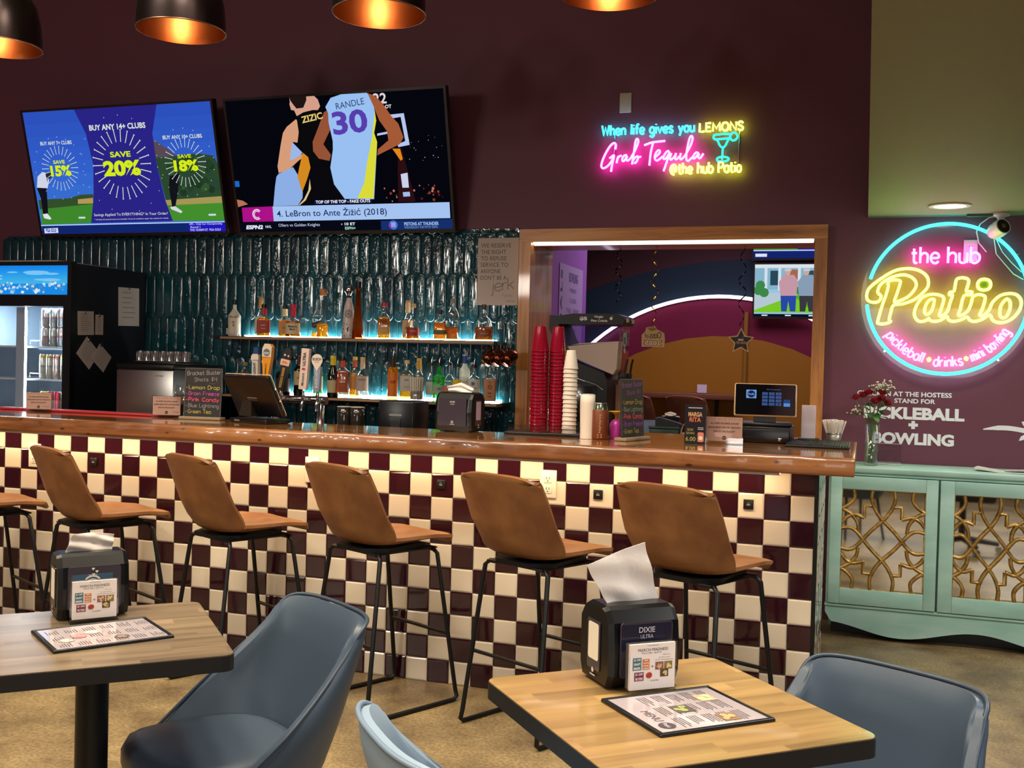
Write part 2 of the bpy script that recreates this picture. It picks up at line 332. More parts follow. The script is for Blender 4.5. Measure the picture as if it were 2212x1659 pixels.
gl('y', 4, '!0,5 2,.4', '!4,5 1,-2.8'); gl('z', 3.5, '!0,5 3.4,5 0,0 3.5,0'); gl('A', 5, '!0,0 2.5,8 5,0', '!1,3 4,3'); gl('B', 4.4, '!0,8 0,0', '0,8 2.6,8 3.8,6.8 3.4,4.8 0,4.2', '0,4.2 3,4.2 4.3,2.8 4,.8 2.6,0 0,0'); gl('C', 4.6, '4.5,6.8 3.2,8 1.6,7.6 .1,5.2 .2,2.4 1.8,.1 3.4,.1 4.6,1.4')
gl('D', 4.6, '!0,8 0,0', '0,8 2.2,8 4.2,6.4 4.5,4 4.2,1.6 2.2,0 0,0'); gl('E', 4, '!4,8 0,8 0,0 4,0', '!0,4.2 3.3,4.2'); gl('F', 4, '!4,8 0,8 0,0', '!0,4.2 3,4.2'); gl('G', 5, '4.6,6.8 3.2,8 1.6,7.6 .1,5.2 .2,2.4 1.8,.1 3.4,.1 4.6,1.4 4.7,3.4', '!2.8,3.4 4.8,3.4'); gl('H', 4.6, '!0,8 0,0', '!4.6,8 4.6,0', '!0,4 4.6,4')
gl('L', 3.8, '!0,8 0,0 3.8,0'); gl('M', 6, '!0,0 .4,8 3,2.4 5.6,8 6,0'); gl('N', 4.8, '!0,0 0,8 4.8,0 4.8,8'); gl('O', 5.4, '2.7,8 .8,7 0,4 .8,1 2.7,0 4.6,1 5.4,4 4.6,7 2.7,8'); gl('P', 4.2, '!0,8 0,0', '0,8 2.8,8 4.2,6.6 3.8,4.6 2.4,3.8 0,3.8'); gl('R', 4.4, '!0,8 0,0', '0,8 2.8,8 4,6.6 3.6,4.8 2.4,4.2 0,4.2', '!2,4.2 4.4,0')
gl('S', 4, '3.9,6.8 2.8,8 1.2,8 .2,6.6 .9,4.9 3,3.6 4,1.8 2.9,.1 1.2,0 .1,1.2'); gl('T', 4.8, '!0,8 4.8,8', '!2.4,8 2.4,0'); gl('U', 4.4, '0,8 0,3 .5,.8 2.2,0 3.9,.8 4.4,3 4.4,8'); gl('W', 7, '!0,8 1.8,0 3.5,6.4 5.2,0 7,8'); gl('4', 4.2, '!.6,8 .2,3 4,3.4', '!4,8 3.8,-1.5'); gl('$', 3.6, '3.4,6.6 2,7.4 .6,6.8 .3,5.4 1.6,4.2 3.2,3.2 3.3,1.6 2,.6 .3,1.4', '!1.9,8.6 1.7,-.6')
gl('-', 2.4, '!0,3 2.4,3'); gl('+', 4, '!0,4 4,4', '!2,6 2,2'); gl('@', 6.5, '4.4,2.2 3.4,1.6 2.2,2.6 2.4,4.4 3.6,5 4.6,4.2 4.4,2.4 5,1.8 6,2.8 6,4.8 4.6,6.9 2.4,6.9 .4,5 .2,2.4 1.6,.1 4,-.6'); gl(' ', 2.6)
def stroke_lines(t, gap=1.5):
    x = 0; out = []
    for c in t:
        w, st = G_[c]
        for straight, pts in st:
            q = [(x+a, b) for a, b in pts]
            out.append(q if straight else [(v[0], v[1]) for v in catmull([(a, b, 0) for a, b in q], 3)])
        x += w+gap
    return out, x-gap
def neon_text(mb, t, M, xh, m, r, w=None, align='C', x=0, y=0, gap=1.6, z=0, bend=None, n=6):
    """letters bent from tube; bend = (radius, angle) lays them inside the lower part of a circle"""
    L, tw = stroke_lines(t, gap); k = xh/5; kx = w/tw if w else k
    for q in L:
        pts = []
        for a, b in q:
            if bend:
                R, a0, a1 = bend; ang = a0+(a1-a0)*(a/tw); rr = R-b*k
                pts.append((rr*math.cos(ang), rr*math.sin(ang), z))
            else: pts.append((x+a*kx-(tw*kx/2 if align == 'C' else 0), y+b*k, z))
        mb.tube(pts, r, m, n, M=M)
def chalk(mb, t, m, M, h, x, y, w=None, align='L', z=.0008, th=.1, gap=1.4, slope=0):
    """handwriting as flat strokes"""
    L, tw = stroke_lines(t, gap); k = h/8; kx = w/tw if w else k; ox = x-(tw*kx/2 if align == 'C' else 0)
    for q in L:
        p = [Vector((ox+a*kx, y+b*k+slope*a*kx, z)) for a, b in q]; vs = []
        for i in range(len(p)):
            d = p[min(i+1, len(p)-1)]-p[max(i-1, 0)]; nn = Vector((-d.y, d.x, 0)); nn = nn.normalized()*h*th/2 if nn.length > 0 else Vector((0, h*th/2, 0))
            vs += [p[i]-nn, p[i]+nn]
        mb.add(vs, [(2*i, 2*i+2, 2*i+3, 2*i+1) for i in range(len(p)-1)], m, M)
def rrect(x0, y0, x1, y1, r, n=5):
    out = []
    for cx, cy, a in ((x1-r, y1-r, 0), (x0+r, y1-r, PI/2), (x0+r, y0+r, PI), (x1-r, y0+r, 1.5*PI)):
        out += [(cx+r*math.cos(a+PI/2*i/n), cy+r*math.sin(a+PI/2*i/n)) for i in range(n+1)]
    return out
# ================================================================ the setting
MAR = P('wall_maroon', '6c3a4b', .55, bump=((260, 260, 260), .06, .001))
BEI = P('ceiling_beige', '78755f', .7, bump=((200, 200, 200), .05, .001))
DARKW = P('wall_dark', '4a3d3a', .7)
CONC = concrete()
OAK = wood('oak_trim', 'c88340', 'dea056', '8a5628', 22, .35, .2, axis='X'); OAKZ = wood('oak_trim_upright', 'c88340', 'dea056', '8a5628', 22, .35, .2, axis='Z')
BLK = P('black_plastic', '101013', .35); BLKM = P('black_metal', '121214', .38, .3); CHR = P('chrome', 'd0d0d2', .12, 1); STEEL = P('brushed_steel', 'b8b4b0', .3, 1, bump=((3, 400, 400), .15, .0005))
def struct(mb, name): return mb.build(name, kind='structure')
struct(MB().box(-8, -7, -.12, 3.4, 12, 0, CONC), 'floor')
struct(MB().box(-8, -7, 4.2, 3.4, 2.12, 4.3, BEI), 'ceiling')
struct(MB().box(.152, -7, 2.31, 3.4, 2.0, 2.36, BEI).box(.152, -7, 2.36, .17, 2.0, 4.2, MAR), 'ceiling_soffit')
wb = MB()
for x0, z0, x1, z1 in ((-8, 0, -1.9, 4.2), (-.07, 0, 3.4, 4.2), (-1.9, 2.26, -.07, 4.2), (-1.9, 0, -.07, .985)): wb.box(x0, 2.0, z0, x1, 2.12, z1, MAR)
struct(wb, 'wall_back')
struct(MB().box(-8.1, -7, 0, -8, 2.12, 4.2, MAR), 'wall_left'); struct(MB().box(3.4, -7, 0, 3.5, 2.12, 4.2, DARKW), 'wall_right'); struct(MB().box(-8, -7.1, 0, 3.4, -7, 4.2, DARKW), 'wall_front')
# far room beyond the pass-through
FB, FT, FG, FD = P('far_brown', '4a2a26', .7), P('far_teal', '16323c', .7), P('far_gold', 'a87408', .7), P('far_burgundy', '7c1136', .7)
fw = MB(); FM = FR((0, 6, 0)); xs = [-6+.25*i for i in range(33)]
def arc(cx, cz, r): return [cz+math.sqrt(max(r*r-(x-cx)**2, .0)) if abs(x-cx) < r else cz for x in xs]
A0 = [0]*33; A1 = [max(.02, z) for z in arc(-1.157, -.214, 1.964)]; A2 = [max(.04, z) for z in arc(-1.186, .245, 1.884)]; A3 = [max(z, a+.02) for z, a in zip(arc(-.857, -2.158, 4.645), A2)]; A4 = [3.3]*33
for lo, hi, m in ((A0, A1, FG), (A1, A2, FB), (A2, A3, FT), (A3, A4, FB)):
    mm = FB if lo is A3 else (FG if lo is A0 else (FT if lo is A2 else FD))
    for i in range(32): fw.add([(xs[i], lo[i], 0), (xs[i+1], lo[i+1], 0), (xs[i+1], hi[i+1], 0), (xs[i], hi[i], 0)], [(0, 1, 2, 3)], mm, FM)
fw.box(-6, 6.01, 0, 2, 6.1, 3.3, FB); struct(fw, 'wall_far')
LILAC = P('wall_lilac', '9c5cb0', .6)
struct(MB().box(-1.96, 2.12, 0, -1.84, 3.37, 3.3, LILAC), 'wall_alcove'); struct(MB().box(-6, 2.12, 3.3, 2, 6.1, 3.4, DARKW), 'ceiling_far')
struct(MB().box(2, 2.12, 0, 2.1, 6.1, 3.4, DARKW).box(-6.1, 2.12, 0, -6, 6.1, 3.4, DARKW), 'wall_far_side')
def arcpts(a0, a1, r=1.884, n=40): return [(-1.186+r*math.cos(a0+(a1-a0)*i/n), 5.975, .245+r*math.sin(a0+(a1-a0)*i/n)) for i in range(n+1)]
t = thing('led_strip', 'bright white curved light strip over the burgundy arch in the far room', 'light', (0, 0, 0))
MB().tube(arcpts(2.75, .62), .016, E((.86, .74, 1.0), 5), 6).build('light_tube', t)
MB().tube([(x, y+.018, z) for x, y, z in arcpts(2.75, .62)], .022, P('white_channel', 'd8d4dc', .5), 6).build('mounting_channel', t)
# opening frame
h = MB(); h.box(-1.905, 1.93, 2.188, -.062, 2.42, 2.268, OAK); struct(h, 'trim_1')
struct(MB().box(-1.905, 1.93, 1.02, -1.83, 2.42, 2.187, OAKZ), 'trim_2'); struct(MB().box(-.132, 1.93, 1.02, -.062, 2.42, 2.187, OAKZ), 'trim_3')
t = thing('led_strip', 'straight bright white light strip under the oak header of the pass-through', 'light', (0, 0, 0))
MB().box(-1.825, 1.962, 2.176, -.14, 1.982, 2.1875, E((1.0, .9, .76), 5)).build('light_bar', t); MB().box(-1.825, 1.982, 2.17, -.14, 1.99, 2.1875, P('white_channel')).build('mounting_channel', t)

struct(MB().box(-1.9, 1.99, .985, -.07, 2.42, 1.02, OAK), 'trim_4')
# ================================================================ the bar
TW, TM, GRT = P('white_tile', 'd2c5b3', .16, coat=.3), P('maroon_tile', '2c0d18', .1, coat=.4), P('grout', 'a89c8c', .8)
T = .1035; bar = thing('bar', 'long bar front of cream and maroon checkered tiles', 'bar', (-2.6, 0, 0)); b = MB(); OX = 2.6
b.box(-3.0+OX-2.6-.02, .004, 0, OX, .08, 1.03, GRT)
def one_tile(mb, o, u, v, m, s=T, g=.0013):
    M = FR(o, u, v); a, c = g, s-g; i = .006; tl = [random.uniform(-.0006, .0006) for _ in range(4)]
    q = [(a, a, 0), (c, a, 0), (c, c, 0), (a, c, 0), (a, a, .004), (c, a, .004), (c, c, .004), (a, c, .004)]+[(a+i, a+i, .0062+tl[0]), (c-i, a+i, .0062+tl[1]), (c-i, c-i, .0062+tl[2]), (a+i, c-i, .0062+tl[3])]
    mb.add(q, [(0, 1, 5, 4), (1, 2, 6, 5), (2, 3, 7, 6), (3, 0, 4, 7), (4, 5, 9, 8), (5, 6, 10, 9), (6, 7, 11, 10), (7, 4, 8, 11), (8, 9, 10, 11)], m, M)
for c in range(-52, 0):
    for r in range(-1, 9): one_tile(b, (OX+c*T, .004, (8-r)*T), (1, 0, 0), (0, 0, 1), TM if (c+r) % 2 == 0 else TW)
b.build('tiled_front', bar)
b = MB(); b.box(OX-.08, .08, 0, OX-.004, .88, 1.03, GRT)
for c in range(8):
    for r in range(-1, 9): one_tile(b, (OX-.004, .02+c*T, (8-r)*T), (0, 1, 0), (0, 0, 1), TW if (c+r) % 2 == 0 else TM)
b.build('tiled_end', bar); MB().box(OX-.012, -.006, 0, OX+.004, .012, 1.03, BLKM).build('corner_trim', bar, 'black metal corner edging')
MB().box(-3.0, .08, 0, OX-.08, .1, 1.03, P('wood_back', '3a2a20', .7)).build('back_panel', bar)
t = thing('led_strip', 'warm white light strip hidden under the bar counter edge', 'light', (0, 0, 0))
MB().box(-5.3, -.125, 1.0255, -.14, -.105, 1.0345, E((1.0, .74, .42), 42)).build('light_bar', t); MB().box(-5.3, -.135, 1.0215, -.14, -.126, 1.0345, P('white_channel')).build('mounting_channel', t)
TOPW = wood('bar_top_wood', 'b5793f', 'd39a5a', '7d4a22', 16, .12, 1.0, plank=.095, axis='X'); EDG = wood('bar_edge_wood', '8a5630', 'a5703f', '4c2c18', 18, .3, .35, axis='X', knots=True)
bt = thing('bar_counter', 'long glossy epoxied plank bar top with thick rustic edge', 'counter', (-2.6, 0, 1.035))
b = MB(); b.prism([(-2.8, -.15), (2.722, -.15), (2.722, .88), (1.62, .88), (1.62, .40), (-2.8, .40)], .001, .068, TOPW); b.build('top_slab', bt)
b = MB(); ns = 120; G = []
for i in range(ns+1):
    x = -2.8+5.535*i/ns; w = .004*math.sin(i*1.7)+.003*math.sin(i*.61+1)
    G.append([(x, -.148, 0), (x, -.188+w*.5, .001), (x, -.191+w, .012), (x, -.189+w, .055), (x, -.184+w*.5, .067), (x, -.176, .0695), (x, -.148, .0695)])
b.grid(G, EDG, flip=False); b.add(G[-1], [tuple(range(7))], EDG); b.build('front_edge', bt, 'thick wavy wooden front edge')
MB().rbox(2.7225, -.186, .0, 2.737, .88, .069, EDG, .004).build('end_edge', bt)

# teal picket tiles behind the bar
TEAL = P('teal_tile', '0a323c', .08, coat=.6, var=('104a55', (7, 1, 4), 2, .35, .7), bump=((42, 42, 26), .45, .012)); GR2 = P('highlight_grout', '5f7a76', .45)  # grout colour lightened to stand for highlights along the tile grooves
bs = MB(); X0, X1 = -5.985, -1.915; PW, PL = .0738, .283; bs.box(X0, 1.986, .9, X1, 1.999, 2.262, GR2); r_ = PW/2-.001
for row in range(-1, 5):
    zc = 2.126-row*PL; nx = int((X1-X0)/PW)
    for i in range(nx+1):
        xc = X0+PW/2+i*PW+(PW/2 if row % 2 else 0)
        if xc > X1 or zc-PL/2 < .85: continue
        n = 10; hl = PL/2+.018-r_*1.25
        o = [(r_*math.cos(PI*k/n), hl+1.25*r_*math.sin(PI*k/n)) for k in range(n+1)]+[(-r_*math.cos(PI*k/n), -hl-1.25*r_*math.sin(PI*k/n)) for k in range(n+1)]
        top = 2.262-zc; bot = .9-zc; o = [(max(X0-xc, min(X1-xc, a)), max(bot, min(top, c))) for a, c in o]
        # every other row sits slightly proud, as hand-made tile does
        dz = .0018 if row % 2 else 0; tx, tz = random.uniform(-.0022, .0022), random.uniform(-.0022, .0022); N = len(o); M = FR((xc, 1.986, zc))
        L = [[(a*k, c if k == 1 else c*(1-(1-k)*.35), d+dz+tx*a/r_*(k < 1)+tz*c/hl*(k < 1)) for a, c in o] for k, d in ((1, 0), (1, .004), (.9, .0068), (.62, .0082))]
        vs = sum(L, []); bs.add(vs, [(j*N+k, j*N+(k+1) % N, (j+1)*N+(k+1) % N, (j+1)*N+k) for j in range(3) for k in range(N)]+[tuple(range(3*N, 4*N))], TEAL, M, True)
bs.build('tile_backsplash', label='glossy dark teal elongated picket tiles covering the wall behind the bottles', cat='tiles')
DKW = P('black_shelf', '17120f', .25, coat=.5); SHE = P('shelf_edge', 'a07a58', .4)
def shelf(nm, label, x0, x1, y0, z, led):
    t = thing(nm, label, 'shelf', ((x0+x1)/2, y0, z)); hw = (x1-x0)/2
    MB().box(-hw, .004, -.022, hw, 1.972-y0, 0, DKW).build('board', t); MB().box(-hw+.05, 0, -.018, hw, .004, -.004, SHE).build('front_edge', t, 'pale front edge')
    MB().box(-hw+led, 1.945-y0, 0.0005, hw-.07, 1.963-y0, .012, E((.95, .98, .92), 75)).build('light_strip', t, 'bright white light strip along the back')
shelf('bottle_shelf', 'upper black shelf with lit back carrying a row of liquor bottles', -3.99, -2.0, 1.76, 1.566, .12)
shelf('bottle_shelf', 'lower black shelf with lit back carrying liquor and wine bottles', -4.05, -1.95, 1.70, 1.185, .2)
BC = P('back_counter', '141416', .3)
t = thing('back_counter', 'low black counter along the teal tiled wall behind the bar', 'counter', (-3.3, 1.2, 0)); MB().box(-1.35, .02, 0, 1.3, .765, .87, BC).build('cabinet_body', t); MB().rbox(-1.37, 0, .871, 1.32, .78, .9, P('dark_worktop', '1b1b1d', .15, coat=.5), .004).build('worktop', t)
t = thing('pass_counter', 'wooden pass-through counter below the oak framed opening', 'counter', (-.98, 1.5, 0)); MB().box(-.82, .03, 0, .82, .48, .99, P('wood_back')).build('body', t); MB().rbox(-.84, 0, .991, .84, .485, 1.0199, TOPW, .004).build('worktop', t)

# ================================================================ green mirrored cabinet
GRN = P('green_paint', '8cb5a8', .45, var=('aacbbf', (3, 3, 9), 5, .35, .7)); GLD = P('gold_leaf', 'c09a54', .35, .6, var=('8a6a30', (30, 30, 30), 3, .35, .65)); MIR = P('mirror', 'c8c6c0', .03, 1); BRN = P('worn_edge', '6d5a36', .5)
def lattice(mb, w, h, M):
    """interlaced quatrefoil lattice in gilded half-round, w by h, centred"""
    r = .0105; u = w/2; v = h/2
    def tb(pts, straight=False): mb.tube([(a*u, b_*v, .004) for a, b_ in pts] if straight else [(p.x*u, p.y*v, .004) for p in catmull([(a, b_, 0) for a, b_ in pts], 5)], r, GLD, 6, M=M)
    for sx in (-1, 1):
        tb([(sx*.26, 1), (sx*.28, .8), (sx*.17, .58), (0, .4), (-sx*.3, .16), (-sx*.62, -.14), (-sx*.8, -.22), (-sx*1.0, -.2)])
        tb([(sx*.26, -1), (sx*.28, -.8), (sx*.17, -.58), (0, -.4), (-sx*.3, -.16), (-sx*.62, .14), (-sx*.8, .22), (-sx*1.0, .2)])
        for sy in (-1, 1):
            tb([(sx*.72, sy*1), (sx*.7, sy*.82), (sx*.84, sy*.68), (sx*1, sy*.6)]); tb([(sx*1, sy*.6), (sx*.78, sy*.5), (sx*.62, sy*.34), (sx*.58, sy*.16)])
            tb([(sx*1, sy*.3), (sx*.88, sy*.42), (sx*.7, sy*.49), (sx*.45, sy*.44)]); tb([(sx*.45, sy*.44), (sx*.45, sy*.68), (sx*.27, sy*.68)], True)
def cabinet(root):
    wd, h_, d = 1.52, .915, .37
    b = MB(); b.box(0, .02, .17, wd, d, .88, GRN).box(.03, .13, 0, wd-.03, .3, .17, BLK).box(.01, d-.09, .0, .07, d, .17, GRN).box(wd-.07, d-.09, 0, wd-.01, d, .17, GRN); b.build('body', root)  # recessed black box put in for the dark shade under the sideboard
    b = MB(); b.rbox(-.015, -.012, .893, wd+.015, d+.005, .925, GRN, .007).rbox(-.006, -.002, .878, wd+.006, d, .895, GRN, .004); b.build('top', root)
    n = 48; pts = [(0, .17)]+[(wd*i/n, .085-.062*(0.5-.5*math.cos(2*PI*((i/n*2) % 1)))+(.05 if i in (0, n) else 0)) for i in range(n+1)]+[(wd, .17)]
    b = MB(); b.prism(pts, -.018, .006, GRN, FR((0, .0, 0))); b.rbox(-.004, -.012, .166, wd+.004, .02, .182, GRN, .004); b.build('scalloped_base', root)
    for k, (x0, x1) in enumerate(((.012, .552), (.562, 1.05), (1.06, 1.51))):
        dr = thing('d', '', ''); 
        for kk in ('label', 'category'): del dr[kk]
        dr.name = 'door'; dr.parent = root; cx, hw = (x0+x1)/2, (x1-x0)/2; dr.location = (cx, 0, .53)
        zh = .345; fw_ = .07 if k else .06
        b = MB(); b.rbox(-hw, -.018, -zh, -hw+fw_, .004, zh, GRN, .003).rbox(hw-fw_, -.018, -zh, hw, .004, zh, GRN, .003).rbox(-hw+fw_, -.018, zh-.07, hw-fw_, .004, zh, GRN, .003).rbox(-hw+fw_, -.018, -zh, hw-fw_, .004, -zh+.085, GRN, .003)
        b.build('door_frame', dr); w2 = hw-fw_; z0, z1 = -zh+.085, zh-.07; zc = (z0+z1)/2
        b = MB(); b.box(-w2, .002, z0, w2, .006, z1, MIR); b.build('mirror_panel', dr)
        b = MB(); M = FR((0, -.002, zc)); lattice(b, 2*w2, z1-z0, M); u, v = w2, (z1-z0)/2
        b.tube([(-u, -v, .004), (u, -v, .004), (u, v, .004), (-u, v, .004)], .007, GLD, 6, True, M); b.build('gold_lattice', dr, 'gilded interlaced lattice')
cb = thing('sideboard', 'distressed green sideboard with gold lattice over mirrored doors, against the wall', 'cabinet', (-.005, 1.615, 0)); cabinet(cb)
# ================================================================ stools, chairs, tables
LEA = P('tan_leather', '74482a', .45, var=('8e6039', (9, 9, 9), 6, .35, .7), bump=((160, 160, 160), .12, .002)); SLATE = P('slate_leather', '3c4a5a', .42, bump=((420, 420, 420), .12, .001)); PIP = P('slate_piping', '2f3c4c', .45); PALE = P('pale_blue_leather', '8ba0b4', .45, bump=((420, 420, 420), .12, .001)); PPIP = P('pale_piping', '75899d', .45)
def lerp(tab, t):
    for (a, *p), (b, *q) in zip(tab, tab[1:]):
        if t <= b: k = (t-a)/(b-a) if b > a else 0; k = k*k*(3-2*k)*.5+k*.5; return [x+(y-x)*k for x, y in zip(p, q)]
    return tab[-1][1:]
def make_stool():
    s = thing('bar_stool', 's', 'bar stool', (0, 0, 0), 0, 'tan leather bar stools along the bar')
    # t, y, z, half width, edge lift
    tab = [(0, .235, -.03, .150, 0), (.05, .215, -.006, .178, .004), (.22, .11, .0, .205, .012), (.42, -.08, -.014, .215, .03), (.5, -.16, -.004, .22, .045), (.57, -.208, .05, .224, .05), (.66, -.232, .115, .228, .036), (.8, -.258, .205, .224, .026), (.95, -.286, .29, .214, .018), (1.0, -.296, .312, .190, .015)]
    G = []; nt = 44; nx = 14
    for i in range(nt+1):
        t_ = i/nt; y, z, hw, li = lerp(tab, t_); row = []
        for j in range(nx+1):
            u = -1+2*j/nx; up = li*abs(u)**2.4; k = min(1, max(0, (t_-.42)/.14))
            row.append((u*hw, y+up*1.5*k, .70+z+up*(1-k)*1.0-(.02*abs(u)**4 if t_ > .97 else 0)))
        G.append(row)
    MB().shell(G, .026, LEA).build('seat_shell', s)
    b = MB(); b.rbox(-.15, -.17, .648, .15, .16, .655, BLKM, .002).prism([(-.12, .12), (.12, .12), (.15, -.1), (.08, -.19), (-.08, -.19), (-.15, -.1)], .655, .672, BLKM); b.build('seat_plate', s)
    for sx in (-1, 1):
        pts = [(sx*.10, .13, .648), (sx*.15, .135, .648), (sx*.168, .143, .632), (sx*.203, .232, .05), (sx*.206, .238, .022), (sx*.207, .222, .010), (sx*.207, .19, .0095), (sx*.207, -.19, .0095), (sx*.207, -.222, .010), (sx*.206, -.238, .022), (sx*.203, -.232, .05), (sx*.168, -.158, .632), (sx*.15, -.15, .648), (sx*.10, -.145, .648)]
        b = MB(); b.tube(pts, .0095, BLKM, 8); b.build('sled_leg', s)
    for y in (.1845, -.1855): MB().tube([(-.185, y*1.06, .29), (.185, y*1.06, .29)], .008, BLKM, 8).build('footrest', s)
    return s
st0 = make_stool(); FA = -math.radians(26)
SP = [(-1.026, -.34, 'fourth'), (-3.83, -.33, ''), (-3.125, -.335, ''), (-2.413, -.32, ''), (-1.724, -.325, ''), (-.4, -.345, '')]
SL = ['tan leather bar stool, second from the right along the bar', 'tan leather bar stool cut off by the left edge of the photo', 'tan leather bar stool behind the left table napkin dispenser', 'tan leather bar stool, third from the left, behind the left table corner', 'tan leather bar stool directly behind the dark blue chair', 'tan leather bar stool nearest the right end of the bar']
for i, ((x, y, _), lab) in enumerate(zip(SP, SL)):
    if i == 0: st0.location = (x, y, 0); st0.rotation_euler.z = FA; st0['label'] = lab
    else: dup(st0, (x, y, 0), FA+random.uniform(-.03, .03), lab, 'tan leather bar stools along the bar')
for x, lab in ((-1.73, 'brown stool at the far room ledge, right of the side turned chalkboard'), (-1.24, 'brown stool at the far room ledge behind the tented drinks card')):
    o = dup(st0, (x, 5.35, 0), FA, lab, 'stools at the far room ledge'); o.scale = (1, 1, 1.17)
def make_chair(lab, lea, pip, loc, rz):
    s = thing('dining_chair', lab, 'chair', loc, rz)
    # curved back shell: height v, sweep u
    nu, nv = 22, 16; G = []
    for i in range(nv+1):
        v = i/nv; row = []; hw = .225+.02*math.sin(PI*min(v, .8))-.055*max(0, v-.45); yb = -.215-.115*v; fwd = .285*(1-v)**1.25+.075
        for j in range(nu+1):
            u = -1+2*j/nu; a = u*PI/2; c = abs(u)
            x = hw*(math.copysign(abs(math.sin(a))**.72, u)); y = yb+fwd*(1-math.cos(a)**.9)
            z = .375+v*(.388-.035*c**5)-.02*(1-c)*(1-v)
            row.append((x, y, z))
        G.append(row)
    MB().shell(G, lambda i, j: .052-.012*i/16, lea).build('backrest', s)
    rim = [Vector(p) for p in [G[i][0] for i in range(0, nv+1)]+G[nv][1:-1]+[G[i][nu] for i in range(nv, -1, -1)]]
    out = []
    for k, p in enumerate(rim):
        d = Vector((p.x, p.y+.05, 0)).normalized(); out.append(p+d*.012+Vector((0, 0, .003)))
    MB().tube(out, .0056, pip, 6).build('piping', s)
    b = MB(); L = []; N = 32
    for rr, z in ((.0, .475), (.45, .476), (.8, .472), (.95, .462), (1.0, .44), (1.0, .405), (.96, .385), (.0, .38)):
        ring = []
        for k in range(N):
            a = 2*PI*k/N; c, d = math.cos(a), math.sin(a); q = (abs(c)**3.2+abs(d)**3.2)**(-1/3.2); hx = .212*rr*q*c; hy = .2*rr*q*d
            ring.append((hx*(1+.12*d*rr), hy+.012, z))
        L.append(ring)
    vs = sum(L, []); b.add(vs, [(j*N+k, (j+1)*N+k, (j+1)*N+(k+1) % N, j*N+(k+1) % N) for j in range(len(L)-1) for k in range(N)], lea, None, True); b.build('seat_cushion', s)
    for sx in (-1, 1):
        for y0, y1 in ((.13, .185), (-.13, -.2)): MB().tube([(sx*.14, y0, .39), (sx*.18, y1, .0)], [.014, .010], BLKM, 10).build('leg', s)
    return s
def fz(fx, fy): return math.atan2(-fx, fy)
make_chair('dark slate blue leather chair pushed up to the left table', SLATE, PIP, (-1.35, -2.085, 0), fz(-.54, -.84))
make_chair('dark slate blue leather chair at the far right side of the right table', SLATE, PIP, (.10, -2.145, 0), fz(-.50, -.87))
make_chair('pale blue leather chair at the bottom edge, seen from behind, left of the right table', PALE, PPIP, (-.39, -2.455, 0), fz(.74, .67))
TBL = wood('table_laminate', 'a07f50', 'b4935f', '7c603c', 14, .3, .25, plank=.052, axis='X'); TBL2 = wood('table_laminate_grey', '7c6a52', '8f7b60', '5c4c3a', 14, .3, .25, plank=.052, axis='X'); EDGE = P('black_edge', '1a1a1c', .4)
def make_table(lab, loc, rz, mat, s=.288, hz=.75):
    t = thing('dining_table', lab, 'table', loc, rz); b = MB(); b.prism(rrect(-s+.002, -s+.002, s-.002, s-.002, .028), hz-.002, hz, mat); b.build('tabletop', t)
    b = MB(); b.prism(rrect(-s, -s, s, s, .03), hz-.037, hz-.002, EDGE, None, False); b.build('edge_band', t, 'thick black tabletop edge')
    MB().lathe([(.038, .02), (.038, hz-.06)], BLKM, 20).build('pedestal', t); MB().box(-.17, -.17, hz-.06, .17, .17, hz-.038, BLKM).build('mounting_plate', t)
    MB().lathe([(.15, 0), (.15, .008), (.14, .014), (.04, .022)], BLKM, 32).build('base_plate', t); return t
RT = math.radians(41); make_table('square bistro table at right with yellowish wood top and black edge', (-.19, -2.262, 0), RT, TBL)
LT = math.radians(43); make_table('square bistro table at left with greyish wood top and black edge', (-1.583, -2.275, 0), LT, TBL2)

